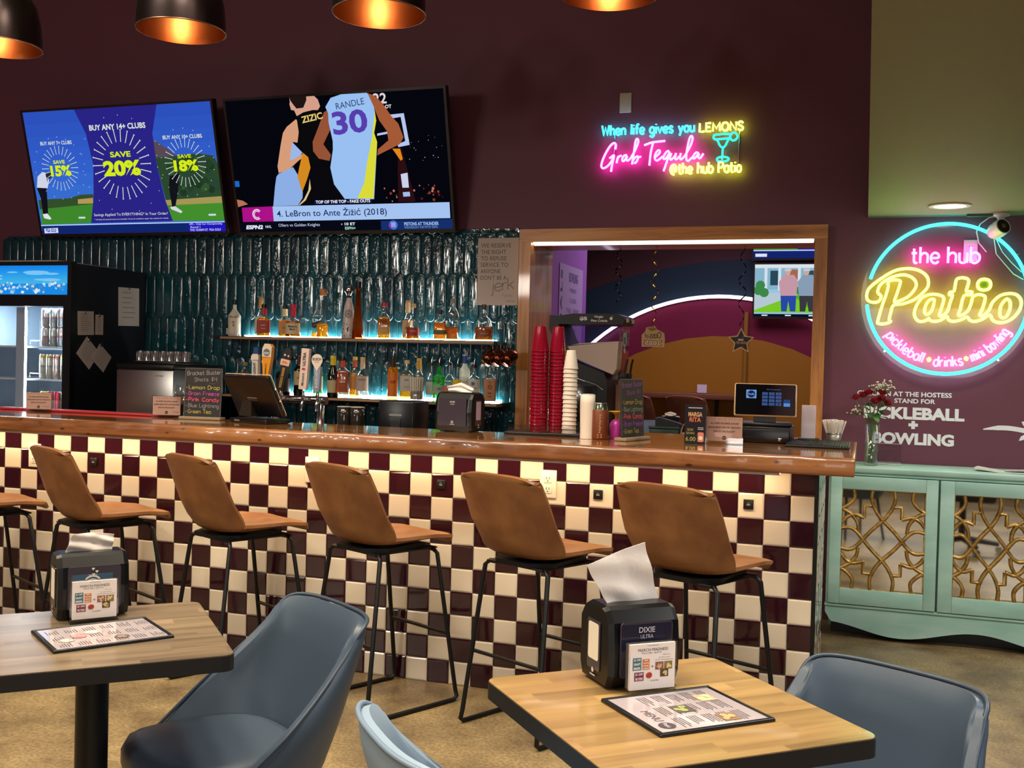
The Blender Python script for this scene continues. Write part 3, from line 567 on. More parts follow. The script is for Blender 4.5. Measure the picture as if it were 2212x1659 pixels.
# ================================================================ napkin dispensers, cards, menus
NAV, LOGO = P('navy_insert', '171833', .25, coat=.4), C('c8c4c8'); SMOKE = P('smoke_panel', '3b3540', .2, coat=.5); BODY = P('dispenser_black', '08090b', .28); PAPER = P('napkin_paper', 'f2e8e0', .85, bump=((60, 60, 60), .3, .004))
def dispenser(lab, loc, rz, w, d, h, face, sidecol='e6dcc8', napk=None, nlab=''):
    """face: 'navy' (top half), 'plain' or 'wifi'; local -y is the front"""
    t = thing('napkin_dispenser', lab, 'napkin dispenser', loc, rz)
    b = MB(); c = .022; pr = [(-d/2+.012, .004), (-d/2, .03), (-d/2-.003, h*.5), (-d/2+.004, h-.03), (-d/2+.022, h-.006), (-d/2+.035, h), (d/2-.035, h), (d/2-.02, h-.008), (d/2, h-.035), (d/2, .03), (d/2-.012, .004)]
    X = [-w/2, -w/2+.012, w/2-.012, w/2]; L = []
    for x, k in zip(X, (.93, 1, 1, .93)): L.append([(x, y*k, .5*h+(z-.5*h)*(k+.02 if k < 1 else 1)) for y, z in pr])
    N = len(pr); vs = sum(L, []); b.add(vs, [(j*N+k, j*N+(k+1) % N, (j+1)*N+(k+1) % N, (j+1)*N+k) for j in range(3) for k in range(N)]+[tuple(range(N))[::-1], tuple(range(3*N, 4*N))], BODY)
    b.box(-w/2+.02, -d/2+.02, 0, -w/2+.04, d/2-.02, .005, BLK).box(w/2-.04, -d/2+.02, 0, w/2-.02, d/2-.02, .005, BLK); b.build('body', t)
    M = FR((0, -d/2-.0045, h*.5)); b = MB(); fx, fz_ = w/2-.022, h*.5-.028
    if face == 'navy':
        b.prism(rrect(-fx, -fz_, fx, fz_, .008), 0, .002, SMOKE, M); b.rect(-fx+.003, 0, fx-.003, fz_-.004, NAV, M, .0024)
        b.text('DIXIE', LOGO, M, h=.0115, w=.038, y=fz_*.72, z=.003, bold=.01); b.text('ULTRA', LOGO, M, h=.008, w=.03, y=fz_*.72-.014, z=.003)
    elif face == 'plain':
        b.prism(rrect(-fx, -fz_, fx, fz_, .006), 0, .002, SMOKE, M); b.text('DIXIE', LOGO, M, h=.008, w=.026, y=fz_*.74, z=.003, bold=.01); b.text('ULTRA', LOGO, M, h=.006, w=.021, y=fz_*.74-.011, z=.003)
        M2 = M @ TR(0, -fz_*.72, 0); b.disc(.006, LOGO, M2, .003).disc(.003, SMOKE, M2, .0033); b.lines(LOGO, M, -.012, .012, -fz_*.72-.012, 1, 0, .0022, .003, 0)
    else:
        b.prism(rrect(-fx, -fz_, fx, fz_, .008), 0, .002, SMOKE, M); b.rect(-fx+.01, -fz_+.01, fx-.02, fz_-.02, C('3a5a74', .35), M, .0024); W_ = C('e9e2da')
        M2 = M @ TR(-.005, .008, 0)
        for r0, r1 in ((.012, .0155), (.0195, .024)): b.ring(r0, r1, W_, M2, .003, PI*.22, PI*.78)
        b.disc(.005, W_, M2, .003)
        for hx, hy in ((-.004, .048), (.005, .041), (-.003, .034)):
            b.poly([(hx, hy-.004), (hx+.004, hy+.001), (hx+.002, hy+.003), (hx, hy+.0015), (hx-.002, hy+.003), (hx-.004, hy+.001)], W_, M, .003)
        b.text('WIFI', W_, M, h=.007, y=fz_-.024, x=-.005, z=.003)
    b.build('front_panel', t)
    for sx in (-1, 1):
        M = FR((sx*(w/2+.0005), 0, h*.5), (0, -sx*-1, 0), (0, 0, 1)); b = MB(); b.prism(rrect(-.03, -h*.5+.03, .03, h*.5-.035, .006), 0, .0015, SMOKE, M); b.prism(rrect(-.024, -h*.2, .024, h*.5-.042, .006), .0015, .0022, C(sidecol, .5), M)
        b.disc(.0055, LOGO, M @ TR(0, -h*.33, 0), .0026, 16); b.rect(-.012, -h*.33-.012, .012, -h*.33-.009, LOGO, M, .0026); b.build('side_window', t)
    n = MB(); G = []; (BL, BR, TL, TR_), peak, tw = napk
    for i in range(15):
        v = i/14; row = []
        for j in range(13):
            u = j/12; x = (BL[0]*(1-u)+BR[0]*u)*(1-v)+(TL[0]*(1-u)+TR_[0]*u)*v; z = (BL[1]*(1-u)+BR[1]*u)*(1-v)+(TL[1]*(1-u)+TR_[1]*u)*v+peak*v*(1-abs(2*u-1))
            cr = .004*math.sin(u*9+v*3)*(1-v)+.010*math.exp(-((u-.62)/.07)**2)*(1-v)*v*2-.012*(u-.5)**2+.003*math.sin(v*11+u*5)
            row.append((x, cr, h-.006+z))
        G.append(row)
    n.shell(G, .0016, PAPER, RZ(tw)); o = n.build('paper_napkin', label=nlab, cat='napkin', loc=loc, rz=rz)
    return t
dispenser('black napkin dispenser with navy label behind the card on the right table', (-.305, -2.118, .75), RT-.02, .168, .142, .172, 'navy', napk=(((-.06, .004), (.072, .004), (-.118, .092), (.032, .132)), 0, .12), nlab='white paper napkin standing up out of the right table dispenser')
dispenser('black napkin dispenser with a blue wifi card on the left table', (-1.735, -2.11, .75), math.radians(50), .172, .13, .166, 'wifi', napk=(((-.062, .002), (.055, .002), (-.045, .052), (.06, .044)), .004, .1), nlab='white paper napkin lying low in the left table dispenser')
dispenser('black napkin dispenser standing on the bar counter', (-1.655, .33, 1.104), math.radians(-6), .19, .15, .185, 'plain', 'b9a5c4', napk=(((-.06, .002), (.06, .002), (-.072, .028), (.072, .026)), .024, 0), nlab='cream paper napkin rising from the bar counter dispenser')
ACR = glass('clear_acrylic', (.97, .97, .97), .9); CARD = P('white_card', 'ece2dc', .45, coat=.3)
def march_card(lab, loc, rz):
    t = thing('table_card', lab, 'sign', loc, rz); t.scale = (1, 1, .86); b = MB(); b.box(-.058, -.03, .0, .058, .03, .005, ACR); b.box(-.058, -.004, .005, .058, -.001, .125, ACR); b.box(-.058, .004, .005, .058, .007, .125, ACR); b.build('acrylic_stand', t)
    M = FR((-.053, -.0045, .012)); b = MB(); b.box(-.053, -.0044, .012, .053, .003, .122, CARD); g = C('3c2f30')
    b.text('THE HUB PATIO', g, M, h=.0025, x=.053, y=.106); b.text('MARCH MADNESS', C('2e2226'), M, w=.07, h=.0072, x=.053, y=.096); b.text('March 18th - April 7th', g, M, w=.046, h=.0048, x=.05, y=.088); b.text('(Dinner)', g, M, w=.016, h=.003, x=.085, y=.082)
    def sq(x0, y0, x1, y1, c, ls):
        b.rect(x0, y0, x1, y1, C(c), M, .0006); n = len(ls); hh = (y1-y0)/n
        for i, l in enumerate(ls): b.text(l, C('ece2dc'), M, w=min((x1-x0)*.8, len(l)*.004), h=hh*.55, x=(x0+x1)/2, y=y1-hh*(i+.5), z=.001, bold=.03)
    sq(.006, .048, .026, .078, '3f6f78', ('$1 OFF', 'DRAFT', 'BEER')); sq(.029, .048, .045, .074, 'd07a3c', ('$5', 'MARTINI', 'DRINK', 'FEST')); sq(.01, .022, .032, .043, '7a2f4c', ('$1 OFF', 'SELTZERS'))
    Mb = M @ TR(.0445, .034, 0); b.disc(.0075, C('b8402c'), Mb, .0006); b.ring(.0035, .004, C('4a1a14'), Mb @ TR(.006, .004, 0), .001, 2, 4.6, 10); b.rect(-.007, -.0004, .007, .0004, C('4a1a14'), Mb @ RZ(.6), .001)
    b.text('+', g, M, h=.006, x=.052, y=.055); b.text('$2 OFF all apps', g, M, w=.026, h=.003, x=.08, y=.075); b.text('$5 OFF all flatbreads & wings', g, M, w=.042, h=.003, x=.08, y=.0695)
    for x0, y0, c1, c2 in ((.059, .046, '8d5a4a', 'd8b48a'), (.08, .046, '8a7040', 'e0c888'), (.071, .028, '5a4038', 'd0c070')):
        b.rect(x0, y0, x0+.019, y0+.019, C(c1), M, .0006)
        for _ in range(9): b.disc(random.uniform(.0012, .0035), C(c2), M @ TR(x0+random.uniform(.004, .015), y0+random.uniform(.004, .015), 0), .0009+.0001*_, 7)
    b.text('the hub Patio', C('2a2226'), M, w=.019, h=.004, x=.058, y=.021); b.build('printed_card', t); return t
march_card('acrylic stand with a basketball promotion card on the right table', (-.240, -2.195, .75), RT-.02)
march_card('acrylic stand with a basketball promotion card on the left table', (-1.667, -2.172, .75), math.radians(49))
PG = P('menu_page', 'b3a8ac', .08, coat=.8)
def menu(lab, loc, rz, w, d, kind):
    t = thing('menu', lab, 'menu', loc, rz); b = MB(); b.rbox(-w/2, -d/2, 0, w/2, d/2, .0055, BLK, .002)
    for y in (-d/2+.004, d/2-.004): b.tube([(-w/2+.002, y, .004), (w/2-.002, y, .004)], .004, BLK, 8)
    for x in (-w/2+.003, w/2-.003): b.tube([(x, -d/2+.004, .004), (x, d/2-.004, .004)], .0032, BLK, 8)
    b.build('black_cover', t); b = MB(); M = TR(0, 0, .006); x0, x1, y0, y1 = -w/2+.011, w/2-.011, -d/2+.011, d/2-.011; b.prism(rrect(x0, y0, x1, y1, .001), .0056, .0059, PG); g = C('4a4048'); M = TR(0, 0, .0059)
    pw, ph = x1-x0, y1-y0
    if kind == 'A':   # page read from the far left side
        MR = M @ TR(0, 0, 0) @ RZ(-PI/2); W2, H2 = ph, pw   # local x runs towards -y
        b.text('MENU', C('5a4d54'), MR, w=W2*.3, h=.018, x=W2*.08, y=-H2/2+.022 if False else -(H2/2-.03), rot=0)
        b.disc(.017, C('4a4248'), MR @ TR(W2*.36, -(H2/2-.028), 0), .0006); b.text('Patio', C('ddd2d6'), MR, w=.022, h=.009, x=W2*.36, y=-(H2/2-.028), z=.001)
        for cx in range(3):
            for cy in range(5): b.lines(g, MR, -W2/2+.012+cx*W2*.32, -W2/2+.012+cx*W2*.32+W2*.27, -(H2/2-.075)+cy*.034, 4, .006, .0016)
        for px, py, c1, c2 in ((-.045, .075, 'b0a080', 'd8cc98'), (.0, -.01, '57504a', '9aa060'), (.07, .05, '8a6a52', 'c0a070')):
            b.rect(px-.02, py-.02, px+.02, py+.02, C(c1), MR, .0008)
            for _ in range(8): b.disc(random.uniform(.004, .009), C(c2), MR @ TR(px+random.uniform(-.012, .012), py+random.uniform(-.012, .012), 0), .001+.0001*_, 8)
    else:
        for cx in range(6):
            xx = x0+.012+cx*pw/6
            for cy in range(3):
                for k in range(5): b.rect(xx+k*.006, y0+.012+cy*ph*.32, xx+k*.006+.0016, y0+.012+cy*ph*.32+ph*.2*random.uniform(.5, 1), g, M, .0006)
        for px, py, c1, c2 in ((-.055, -.005, 'a86a6a', 'c88c8c'), (.03, -.055, '5c4c46', '8a7466'), (-.09, -.03, '9a8a80', 'c8bcae'), (-.02, .02, 'b0a098', 'd0c4b8')):
            b.disc(.018, C(c1), M @ TR(px, py, 0), .0008, 12)
            for _ in range(6): b.disc(random.uniform(.004, .008), C(c2), M @ TR(px+random.uniform(-.01, .01), py+random.uniform(-.01, .01), 0), .001+.0001*_, 8)
    b.build('printed_page', t); return t
menu('open black framed menu page lying flat on the right table', (-.152, -2.285, .75), math.radians(43), .262, .225, 'A')
menu('black framed menu page lying flat on the left table', (-1.559, -2.272, .75), math.radians(55), .275, .218, 'B')
# ================================================================ on the walls
TVB = {'head':[(309,1022),(390,1020),(425,1019),(440,974),(448,924),(436,898),(411,900),(367,887),(335,862),(325,905),(311,909),(306,953),(309,964)],'hair':[(309,1022),(388,1018),(387,973),(369,920),(337,917),(324,946),(312,978)],'arm':[(329,840),(335,829),(337,751),(325,668),(304,675),(281,541),(342,582),(347,560),(320,533),(269,468),(220,448),(218,499),(244,656),(261,745),(282,788)],'shorts':[(219,442),(292,489),(310,432),(326,300),(319,221),(300,199),(176,197),(195,346),(207,420)],'towel':[(300,675),(344,593),(334,577),(300,548),(281,541)],'gold':[(346,593),(369,558),(375,479),(352,390),(324,300),(309,415),(321,482)],'black':[(333,857),(404,898),(460,890),(454,852),(480,751),(485,584),(474,529),(379,485),(365,558),(332,662),(336,751)],'bshorts':[(381,513),(471,530),(469,440),(525,247),(519,197),(298,201),(338,289),(366,395)],'stripe':[(366,395),(354,311),(328,243),(300,201),(307,201),(337,237),(367,321)],'larm':[(463,879),(481,894),(484,750),(446,648),(477,568),(467,524),(418,544),(395,601),(397,668),(428,766)],'body':[(500,979),(548,1021),(665,1017),(670,990),(692,896),(697,799),(674,681),(693,647),(657,231),(521,239),(478,350),(468,474),(488,606),(491,667),(480,806),(482,872),(472,916)],'rarm':[(664,1001),(700,976),(731,920),(766,825),(794,770),(812,671),(793,624),(688,550),(693,593),(744,655),(741,720),(711,798),(692,891)],'yel':[(694,869),(697,799),(683,713),(693,647),(678,490),(654,237),(581,240),(619,355),(641,509),(670,671)],'board':[(760,837),(821,842),(836,616),(785,603),(783,625),(818,644),(806,817),(766,809)],'board2':[(696,707),(748,719),(747,703),(695,691)],'post':[(785,598),(799,597),(834,291),(843,203),(766,205),(775,457)],'pad':[(786,408),(817,417),(818,308),(789,309)],'pad2':[(789,276),(820,278),(821,245),(790,243)],'orange':[(758,594),(792,592),(801,516),(791,505)],'hub':[(498,472),(498,472)],'T_randle':[(578,961)],'T_30':[(574,825)],'T_zizic':[(411,834)],'T_22':[(721,990)]}
TVB2 = {'tag':[(377,233),(647,232),(646,207),(375,203)],'pink':[(20,192),(173,196),(171,81),(18,80)],'white':[(173,196),(993,195),(992,79),(171,81)],'nba':[(679,69),(1002,73),(1002,1),(677,-3)],'hand':[(-2,256),(29,246),(53,218),(2,197)],'dot':[(-7,399),(22,397),(22,353),(-7,354)],'txt':[(505,218),(182,117),(91,137),(27,44),(184,54),(761,38),(719,30),(512,52),(529,17)]}
TVA = {'center':[(288,1001),(333,804),(347,556),(323,307),(286,86),(731,89),(705,263),(686,543),(686,784),(728,1002)],'grassL':[(12,210),(313,251),(286,86),(5,81)],'treeL':[(8,288),(87,293),(182,295),(253,321),(322,322),(314,244),(7,210)],'tanL':[(232,284),(317,292),(314,247),(228,246)],'bush':[(684,718),(770,600),(832,609),(909,611),(983,590),(1006,518),(1000,246),(708,251),(686,543)],'hill':[(683,736),(752,660),(793,599),(683,591)],'tanR':[(704,257),(1003,276),(1001,222),(708,214)],'grassR':[(708,216),(1002,224),(1000,84),(731,89)],'bar':[(4,68),(1001,76),(1000,0),(0,0)],'barR':[(810,74),(1001,76),(1000,0),(809,2)],'logo':[(15,48),(94,52),(93,11),(14,8)],'shirt':[(26,480),(57,517),(86,503),(87,439),(72,382),(11,384)],'arm':[(73,504),(108,509),(103,464),(81,459),(77,427)],'pants':[(11,390),(67,383),(59,274),(51,168),(22,169),(25,298)],'shoe':[(20,169),(47,174),(66,132),(58,122),(25,135)],'pantsR':[(746,444),(795,461),(781,334),(754,201),(775,183),(737,189),(734,360)],'shoeR':[(726,201),(754,207),(788,164),(780,150),(732,183)],'c':[(502,550),(161,541),(836,547),(477,310),(142,381),(821,391)],'t':[(506,849),(161,737),(837,737),(502,624),(494,507),(159,591),(161,516),(835,593),(835,519),(510,158),(510,121),(818,60),(817,14)],'trees':[(88,296),(88,296)]}
TEQ = {'G':[(-337,2),(-334,29),(-346,40),(-369,23),(-395,-19),(-414,-62),(-421,-93),(-415,-109),(-400,-109),(-376,-93),(-355,-64),(-344,-36)],'G2':[(-372,-52),(-358,-43),(-343,-35),(-353,-84),(-360,-133)],'r':[(-318,-41),(-327,-82)],'r2':[(-325,-61),(-311,-42),(-296,-39)],'a':[(-265,-36),(-281,-39),(-292,-57),(-289,-72),(-277,-66),(-263,-41),(-266,-64),(-258,-70),(-243,-59)],'b':[(-243,-59),(-216,-12),(-197,38),(-201,58),(-212,48),(-221,-16),(-231,-93)],'b2':[(-227,-71),(-210,-50),(-195,-47),(-198,-66),(-209,-84),(-219,-84)],'b3':[(-196,-51),(-177,-49)],'T':[(-160,19),(-111,34),(-34,40)],'T2':[(-106,34),(-119,-30),(-125,-103)],'e':[(-91,-55),(-67,-33),(-64,-17),(-78,-17),(-93,-45),(-90,-70),(-74,-74),(-46,-52)],'q':[(-8,-21),(-23,-25),(-40,-52),(-40,-68),(-26,-64),(-6,-34)],'q2':[(-5,-25),(-19,-81),(-38,-140)],'u':[(6,-35),(-2,-65),(6,-73),(26,-54),(34,-36)],'u2':[(34,-36),(29,-66),(39,-72),(54,-55)],'i':[(62,-37),(58,-67),(67,-73),(88,-52)],'l':[(88,-52),(119,6),(130,49),(122,62),(111,45),(98,-24),(96,-71),(108,-84),(131,-63)],'a2':[(168,-41),(153,-36),(138,-55),(136,-70),(148,-68),(170,-42),(166,-64),(178,-70),(196,-44)],'rim':[(262,63),(302,66),(341,65),(350,55),(346,41),(305,38),(265,37),(253,45),(255,58),(262,63)],'bowl':[(256,40),(277,29),(290,1),(309,-13),(324,0),(337,27),(349,39)],'stem':[(309,-13),(308,-41),(307,-83)],'foot':[(276,-80),(285,-71),(310,-67),(338,-73),(345,-82),(332,-93),(306,-95),(283,-91),(276,-80)],'lime':[(368,73),(387,63),(392,46),(381,30),(363,27),(351,41),(353,59),(368,73)],'plate':[(-432,144),(-226,146),(157,143),(417,144),(432,130),(428,-162),(412,-177),(241,-179),(1,-182),(-19,-171),(-39,-142),(-68,-103),(-97,-97),(-116,-109),(-165,-95),(-223,-105),(-287,-91),(-350,-137),(-370,-136),(-420,-110),(-429,-76),(-419,20)],'txt':[(-423,85),(149,85),(166,84),(425,84),(-4,-162),(421,-157),(-427,136),(165,128)]}
PAT = {'Po':[(-343,20),(-355,28),(-358,48),(-339,85),(-289,118),(-228,133),(-181,118),(-157,86),(-166,49),(-201,8),(-254,-17),(-270,-17),(-259,20),(-242,81),(-242,98),(-262,104),(-289,102),(-308,88),(-303,73),(-313,24),(-331,-34),(-354,-129),(-347,-141),(-324,-143),(-297,-136),(-284,-128),(-294,-120),(-285,-75),(-273,-38),(-223,-29),(-162,-4),(-114,41),(-94,78),(-105,126),(-152,159),(-214,167),(-282,151),(-366,94),(-408,52),(-417,11),(-406,-14),(-378,-22),(-355,-18),(-342,-1),(-340,20)],'a':[(-90,-114),(-116,-126),(-143,-122),(-162,-90),(-153,-41),(-121,8),(-72,25),(-26,17),(-12,-3),(-24,-56),(-32,-89),(-23,-95),(7,-72),(20,-23),(32,21),(17,21),(18,37),(39,43),(48,102),(65,114),(94,114),(112,98),(102,50),(104,42),(130,38),(123,22),(90,17),(74,-55),(65,-88),(78,-91),(111,-67),(128,-23),(135,10),(160,24),(190,18),(198,2),(185,-54),(173,-86),(186,-92),(218,-62),(235,-18),(271,18),(314,30),(354,23),(377,-9),(371,-57),(340,-101),(301,-125),(264,-127),(238,-114),(223,-86),(187,-110),(150,-123),(124,-117),(109,-99),(76,-116),(38,-124),(16,-116),(4,-96),(-22,-117),(-52,-125),(-79,-120),(-89,-105),(-90,-114)],'a2':[(-67,-2),(-61,-12),(-69,-56),(-84,-81),(-99,-87),(-110,-73),(-104,-36),(-86,-8),(-67,-2)],'o2':[(308,0),(323,-17),(321,-61),(303,-97),(285,-101),(274,-85),(276,-42),(293,-10),(308,0)],'dot':[(187,108),(213,102),(223,80),(215,56),(191,48),(167,54),(157,76),(165,100),(187,108)]}
PATc = {'gap':[(-397,109),(-415,-33)],'hub':[(-186,198),(170,200),(2,285)],'arc':[(-303,-222),(-113,-314),(-35,-357),(58,-324),(296,-185)],'c':[(-565,591)]}

def tv_frame(x0, yb, zb, w=1.575, asp=1.76, tilt=.255):
    h = w/asp; n = Vector((0, math.sin(tilt), 0)); return Vector((x0, yb, zb)), Vector((0, -math.sin(tilt), math.cos(tilt))), w, h
def tv(lab, x0, yb, zb, painter, w=1.575, tilt=.255, asp=1.76, wall=1.985):
    o, v, w, h = tv_frame(x0, yb, zb, w, asp, tilt); root = thing('television', lab, 'television', o); M0 = FR((0, 0, 0), (1, 0, 0), v); bz = .016
    b = MB(); b.rbox(0, 0, -.05, w, h, 0, P('tv_case', '17120f', .3), .006, 2, M0); b.build('case', root)
    b = MB(); f = P('tv_bezel', '2a1c16', .35)
    b.box(0, 0, 0, w, bz*1.3, .006, f, M0).box(0, h-bz, 0, w, h, .006, f, M0).box(0, bz*1.3, 0, bz, h-bz, .006, f, M0).box(w-bz, bz*1.3, 0, w, h-bz, .006, f, M0); b.build('bezel', root)
    b = MB(); M = M0 @ TR(bz, bz*1.3, .0005) @ Matrix.Diagonal((w-2*bz, h-2.3*bz, 1, 1)); painter(b, M, M0 @ TR(bz, bz*1.3, .0005), w-2*bz, h-2.3*bz); b.build('screen', root, 'lit screen picture')
    b = MB(); b.box(w*.4, .055-h*.47*math.sin(tilt), h*.4, w*.6, wall-yb, h*.55, BLKM); b.build('wall_bracket', root); return root
def S(c, s=.95): return E(c, s)
def pp(b, pts, c, M, z): b.poly([(x/1000, min(1, max(0, y/1000))) for x, y in ((min(1000, max(0, a)), d) for a, d in pts)], S(c), M, z)
def basketball(b, M, M2, w, h):
    b.rect(0, 0, 1, 1, S('05060e'), M, 0); z = [.0002]
    def q(k, c): pp(b, TVB[k], c, M, z[0]); z[0] += .00012
    q('board', 'b9c9f2'); q('board2', 'b9c9f2'); q('post', '2c0f14'); q('pad', 'cfd6ef'); q('pad2', 'a9c0ea'); q('orange', 'e58a1e')
    for _ in range(26): b.disc(random.uniform(.004, .010), S(random.choice(('5c1518', '8a3a24', '3a1014', 'c87860'))), M2 @ TR(w*random.uniform(.7, .99), h*random.uniform(.21, .33), 0), .0004, 7)
    for _ in range(18): b.disc(random.uniform(.001, .003), S('d8dcf0'), M2 @ TR(w*random.uniform(.83, .98), h*random.uniform(.5, .68), 0), .0004, 6)
    q('arm', 'dba07c'); q('head', 'd9a28c'); q('hair', '201414'); q('shorts', '8fb2ea'); q('towel', '9dbcf0'); q('black', '0b0a0c'); q('bshorts', '0a090d'); q('gold', 'd98c20'); q('stripe', 'e0c890'); q('larm', '9a5438'); q('rarm', 'a85c38'); q('body', '9cc4f6'); q('yel', 'dfe03a')
    b.text('RANDLE', S('2a3a6a'), M2, w=w*.13, h=h*.045, x=w*.585, y=h*.93, z=z[0], rot=.12); b.text('30', S('5a3fb0'), M2, w=w*.16, h=h*.17, x=w*.577, y=h*.80, z=z[0], bold=.03, rot=.05); b.text('ZIZIC', S('e3c878'), M2, w=w*.1, h=h*.05, x=w*.405, y=h*.845, z=z[0], bold=.03, rot=.15)
    b.text('22', S('e8d8e0'), M2, w=w*.06, h=h*.075, x=w*.72, y=h*.955, z=.0012, bold=.02); b.text('OT', S('e8e8f0'), M2, w=w*.028, h=h*.026, x=w*.755, y=h*.895, z=.0012, bold=.03)
    q2 = lambda k, c: pp(b, TVB2[k], c, M, z[0])
    z[0] += .0003; q2('hand', 'b8755a'); q2('dot', '1a6cd0'); b.rect(0, 0, 1, .075, S('070a16'), M, z[0]); z[0] += .0002; q2('nba', '15306e'); q2('white', 'a9c8f6'); q2('pink', 'b0128c'); q2('tag', '10184a'); z[0] += .0003; zz = z[0]
    L = lambda t, c, wd, hh, x, y, **k: b.text(t, S(c), M2, w=w*wd, h=h*hh, x=w*x/1000, y=h*y/1000, z=zz, **k)
    L('TOP OF THE TOP - FAKE OUTS', 'eef0ff', .255, .024, 511, 220, bold=.03); L('4. LeBron to Ante Žižić (2018)', '1c2c5c', .52, .075, 450, 137, bold=.008)
    Mc = M2 @ TR(w*.092, h*.137, 0) @ Matrix.Shear('XY', 4, (.25, 0)) ; b.ring(.028, .036, S('f4e8f8'), Mc, zz, .7, 5.3, 20); b.ring(.019, .024, S('f4e8f8'), Mc, zz, .7, 5.3, 20)
    L('ESPN2', 'e8ecff', .085, .032, 72, 38, bold=.05, shear=.2); L('NHL', 'c8d0f0', .03, .02, 142, 40, bold=.03); L('Oilers vs Golden Knights', 'cfd6f4', .2, .03, 292, 46); L('10 ET', 'dfe6ff', .05, .022, 535, 50, bold=.03); L('ESPN+', '9fd8c0', .05, .022, 535, 18, bold=.03)
    b.poly([(0, 0), (.008, .006), (0, .012)], S('e8ecff'), M2 @ TR(w*.495, h*.042, 0), zz); b.disc(.03, S('3f78d8'), M2 @ TR(w*.735, h*.036, 0), zz, 20); b.disc(.02, S('7a48c8'), M2 @ TR(w*.727, h*.034, 0), zz+.0002, 16); b.lines(S('dfe8ff'), M2, w*.725, w*.745, h*.05, 4, .008, .003, zz+.0004, 0)
    L('PISTONS AT THUNDER', '9fc0f0', .155, .026, 862, 42, bold=.03); L('WEDNESDAY 9:30 PM ET ESPN', '7fa0d8', .15, .016, 858, 16)
def golf(b, M, M2, w, h):
    n = 10
    for i in range(n): # sky bands deepen upward
        b.rect(0, i/n, 1, (i+1)/n, S(('3f7ad8', '3c78d8', '3a74d6', '386ed4', '3568d2', '3362d0', '325ecc', '305ac8', '2f56c4', '2d52c0')[i]), M, 0)
    z = [.0002]
    def q(k, c): pp(b, TVA[k], c, M, z[0]); z[0] += .00012
    q('grassL', '3f8a2c'); q('treeL', '33502c'); q('tanL', 'b89a5c'); q('bush', '2c4a2e'); q('hill', '5a4a58'); q('tanR', 'a89858'); q('grassR', '45902e')
    for _ in range(60): b.disc(random.uniform(.012, .034), S(random.choice(('24402a', '35562f', '2a4636', '1f3824'))), M2 @ TR(w*random.uniform(.74, .98), h*random.uniform(.3, .56), 0), z[0]+.00001*_, 8)
    z[0] += .0008; q('center', '2a2488'); q('shirt', 'd4d8ee'); q('arm', '2a2430'); q('pants', '14121c'); q('shoe', 'e6e6f0'); q('pantsR', '14141c'); q('shoeR', 'd8dce8'); q('bar', '12266e'); q('barR', '2018c0'); q('logo', 'dfe6ff')
    b.rect(0, .072, 1, .079, S('cfe0ff'), M, z[0]); Y = 'd8f018'; Wh = 'dfe8e0'; zz = z[0]+.0002
    c = TVA['c']
    for (cx, cy), r0, r1, nn in ((c[0], w*.1, w*.155, 26), (c[1], w*.062, w*.1, 26), (c[2], w*.065, w*.105, 26)):
        for k in range(nn):
            a = 2*PI*k/nn; Mk = M2 @ TR(w*cx/1000, h*cy/1000, 0) @ RZ(a); t0 = w*.0018*(r1/(w*.155)); b.poly([(r0, -t0), (r1-.006, -t0), (r1, -t0*2.6), (r1, t0*2.6), (r1-.006, t0), (r0, t0)], S(Wh), Mk, zz)
        for k in range(18):
            a = 2*PI*(k+.3)/18; Mk = M2 @ TR(w*cx/1000, h*cy/1000, 0) @ RZ(a); rr = r1*1.38; b.poly([(rr, -.003), (rr+.008, 0), (rr, .003)], S(Wh), Mk, zz)
    L = lambda t, c, wd, hh, x, y, **k: b.text(t, S(c), M2, w=w*wd, h=h*hh, x=w*x/1000, y=h*y/1000, z=zz+.0002, **k)
    L('BUY ANY 14+ CLUBS', Wh, .3, .045, 506, 849, bold=.03); L('BUY ANY 7+ CLUBS', Wh, .175, .03, 161, 745, bold=.02); L('BUY ANY 10+ CLUBS', Wh, .2, .03, 837, 745, bold=.02)
    L('SAVE', Y, .11, .045, 502, 632, bold=.03); L('20%', Y, .2, .125, 500, 522, bold=.05); L('SAVE', Y, .065, .03, 161, 592, bold=.03); L('15%', Y, .115, .09, 163, 520, bold=.05); L('SAVE', Y, .07, .03, 835, 595, bold=.03); L('18%', Y, .125, .09, 837, 522, bold=.05)
    L('Savings Applied To EVERYTHING* In Your Order!', Wh, .4, .03, 510, 150); L('* Already discounted items not included. Terms & conditions apply. See website for details', Wh, .4, .014, 510, 113)
    L('PGA GOLF', '2030a0', .06, .03, 54, 32, bold=.04); L('APL - Club Car Championship', 'e8ecff', .17, .018, 900, 60); L('Round 1', 'e8ecff', .05, .016, 845, 38); L('THU 10:30AM ET  PGA GOLF', 'e8ecff', .16, .018, 895, 15)
    for x in (.24, .94): b.poly(rrect(x*w-.03, h*.125, x*w+.03, h*.14, .006), S('cfe0e8'), M2, zz)
tv('wall mounted television at left showing a golf club discount advert', -5.555, 1.90, 2.262, golf)
tv('wall mounted television at right showing basketball players seen from behind', -3.895, 1.897, 2.253, basketball)

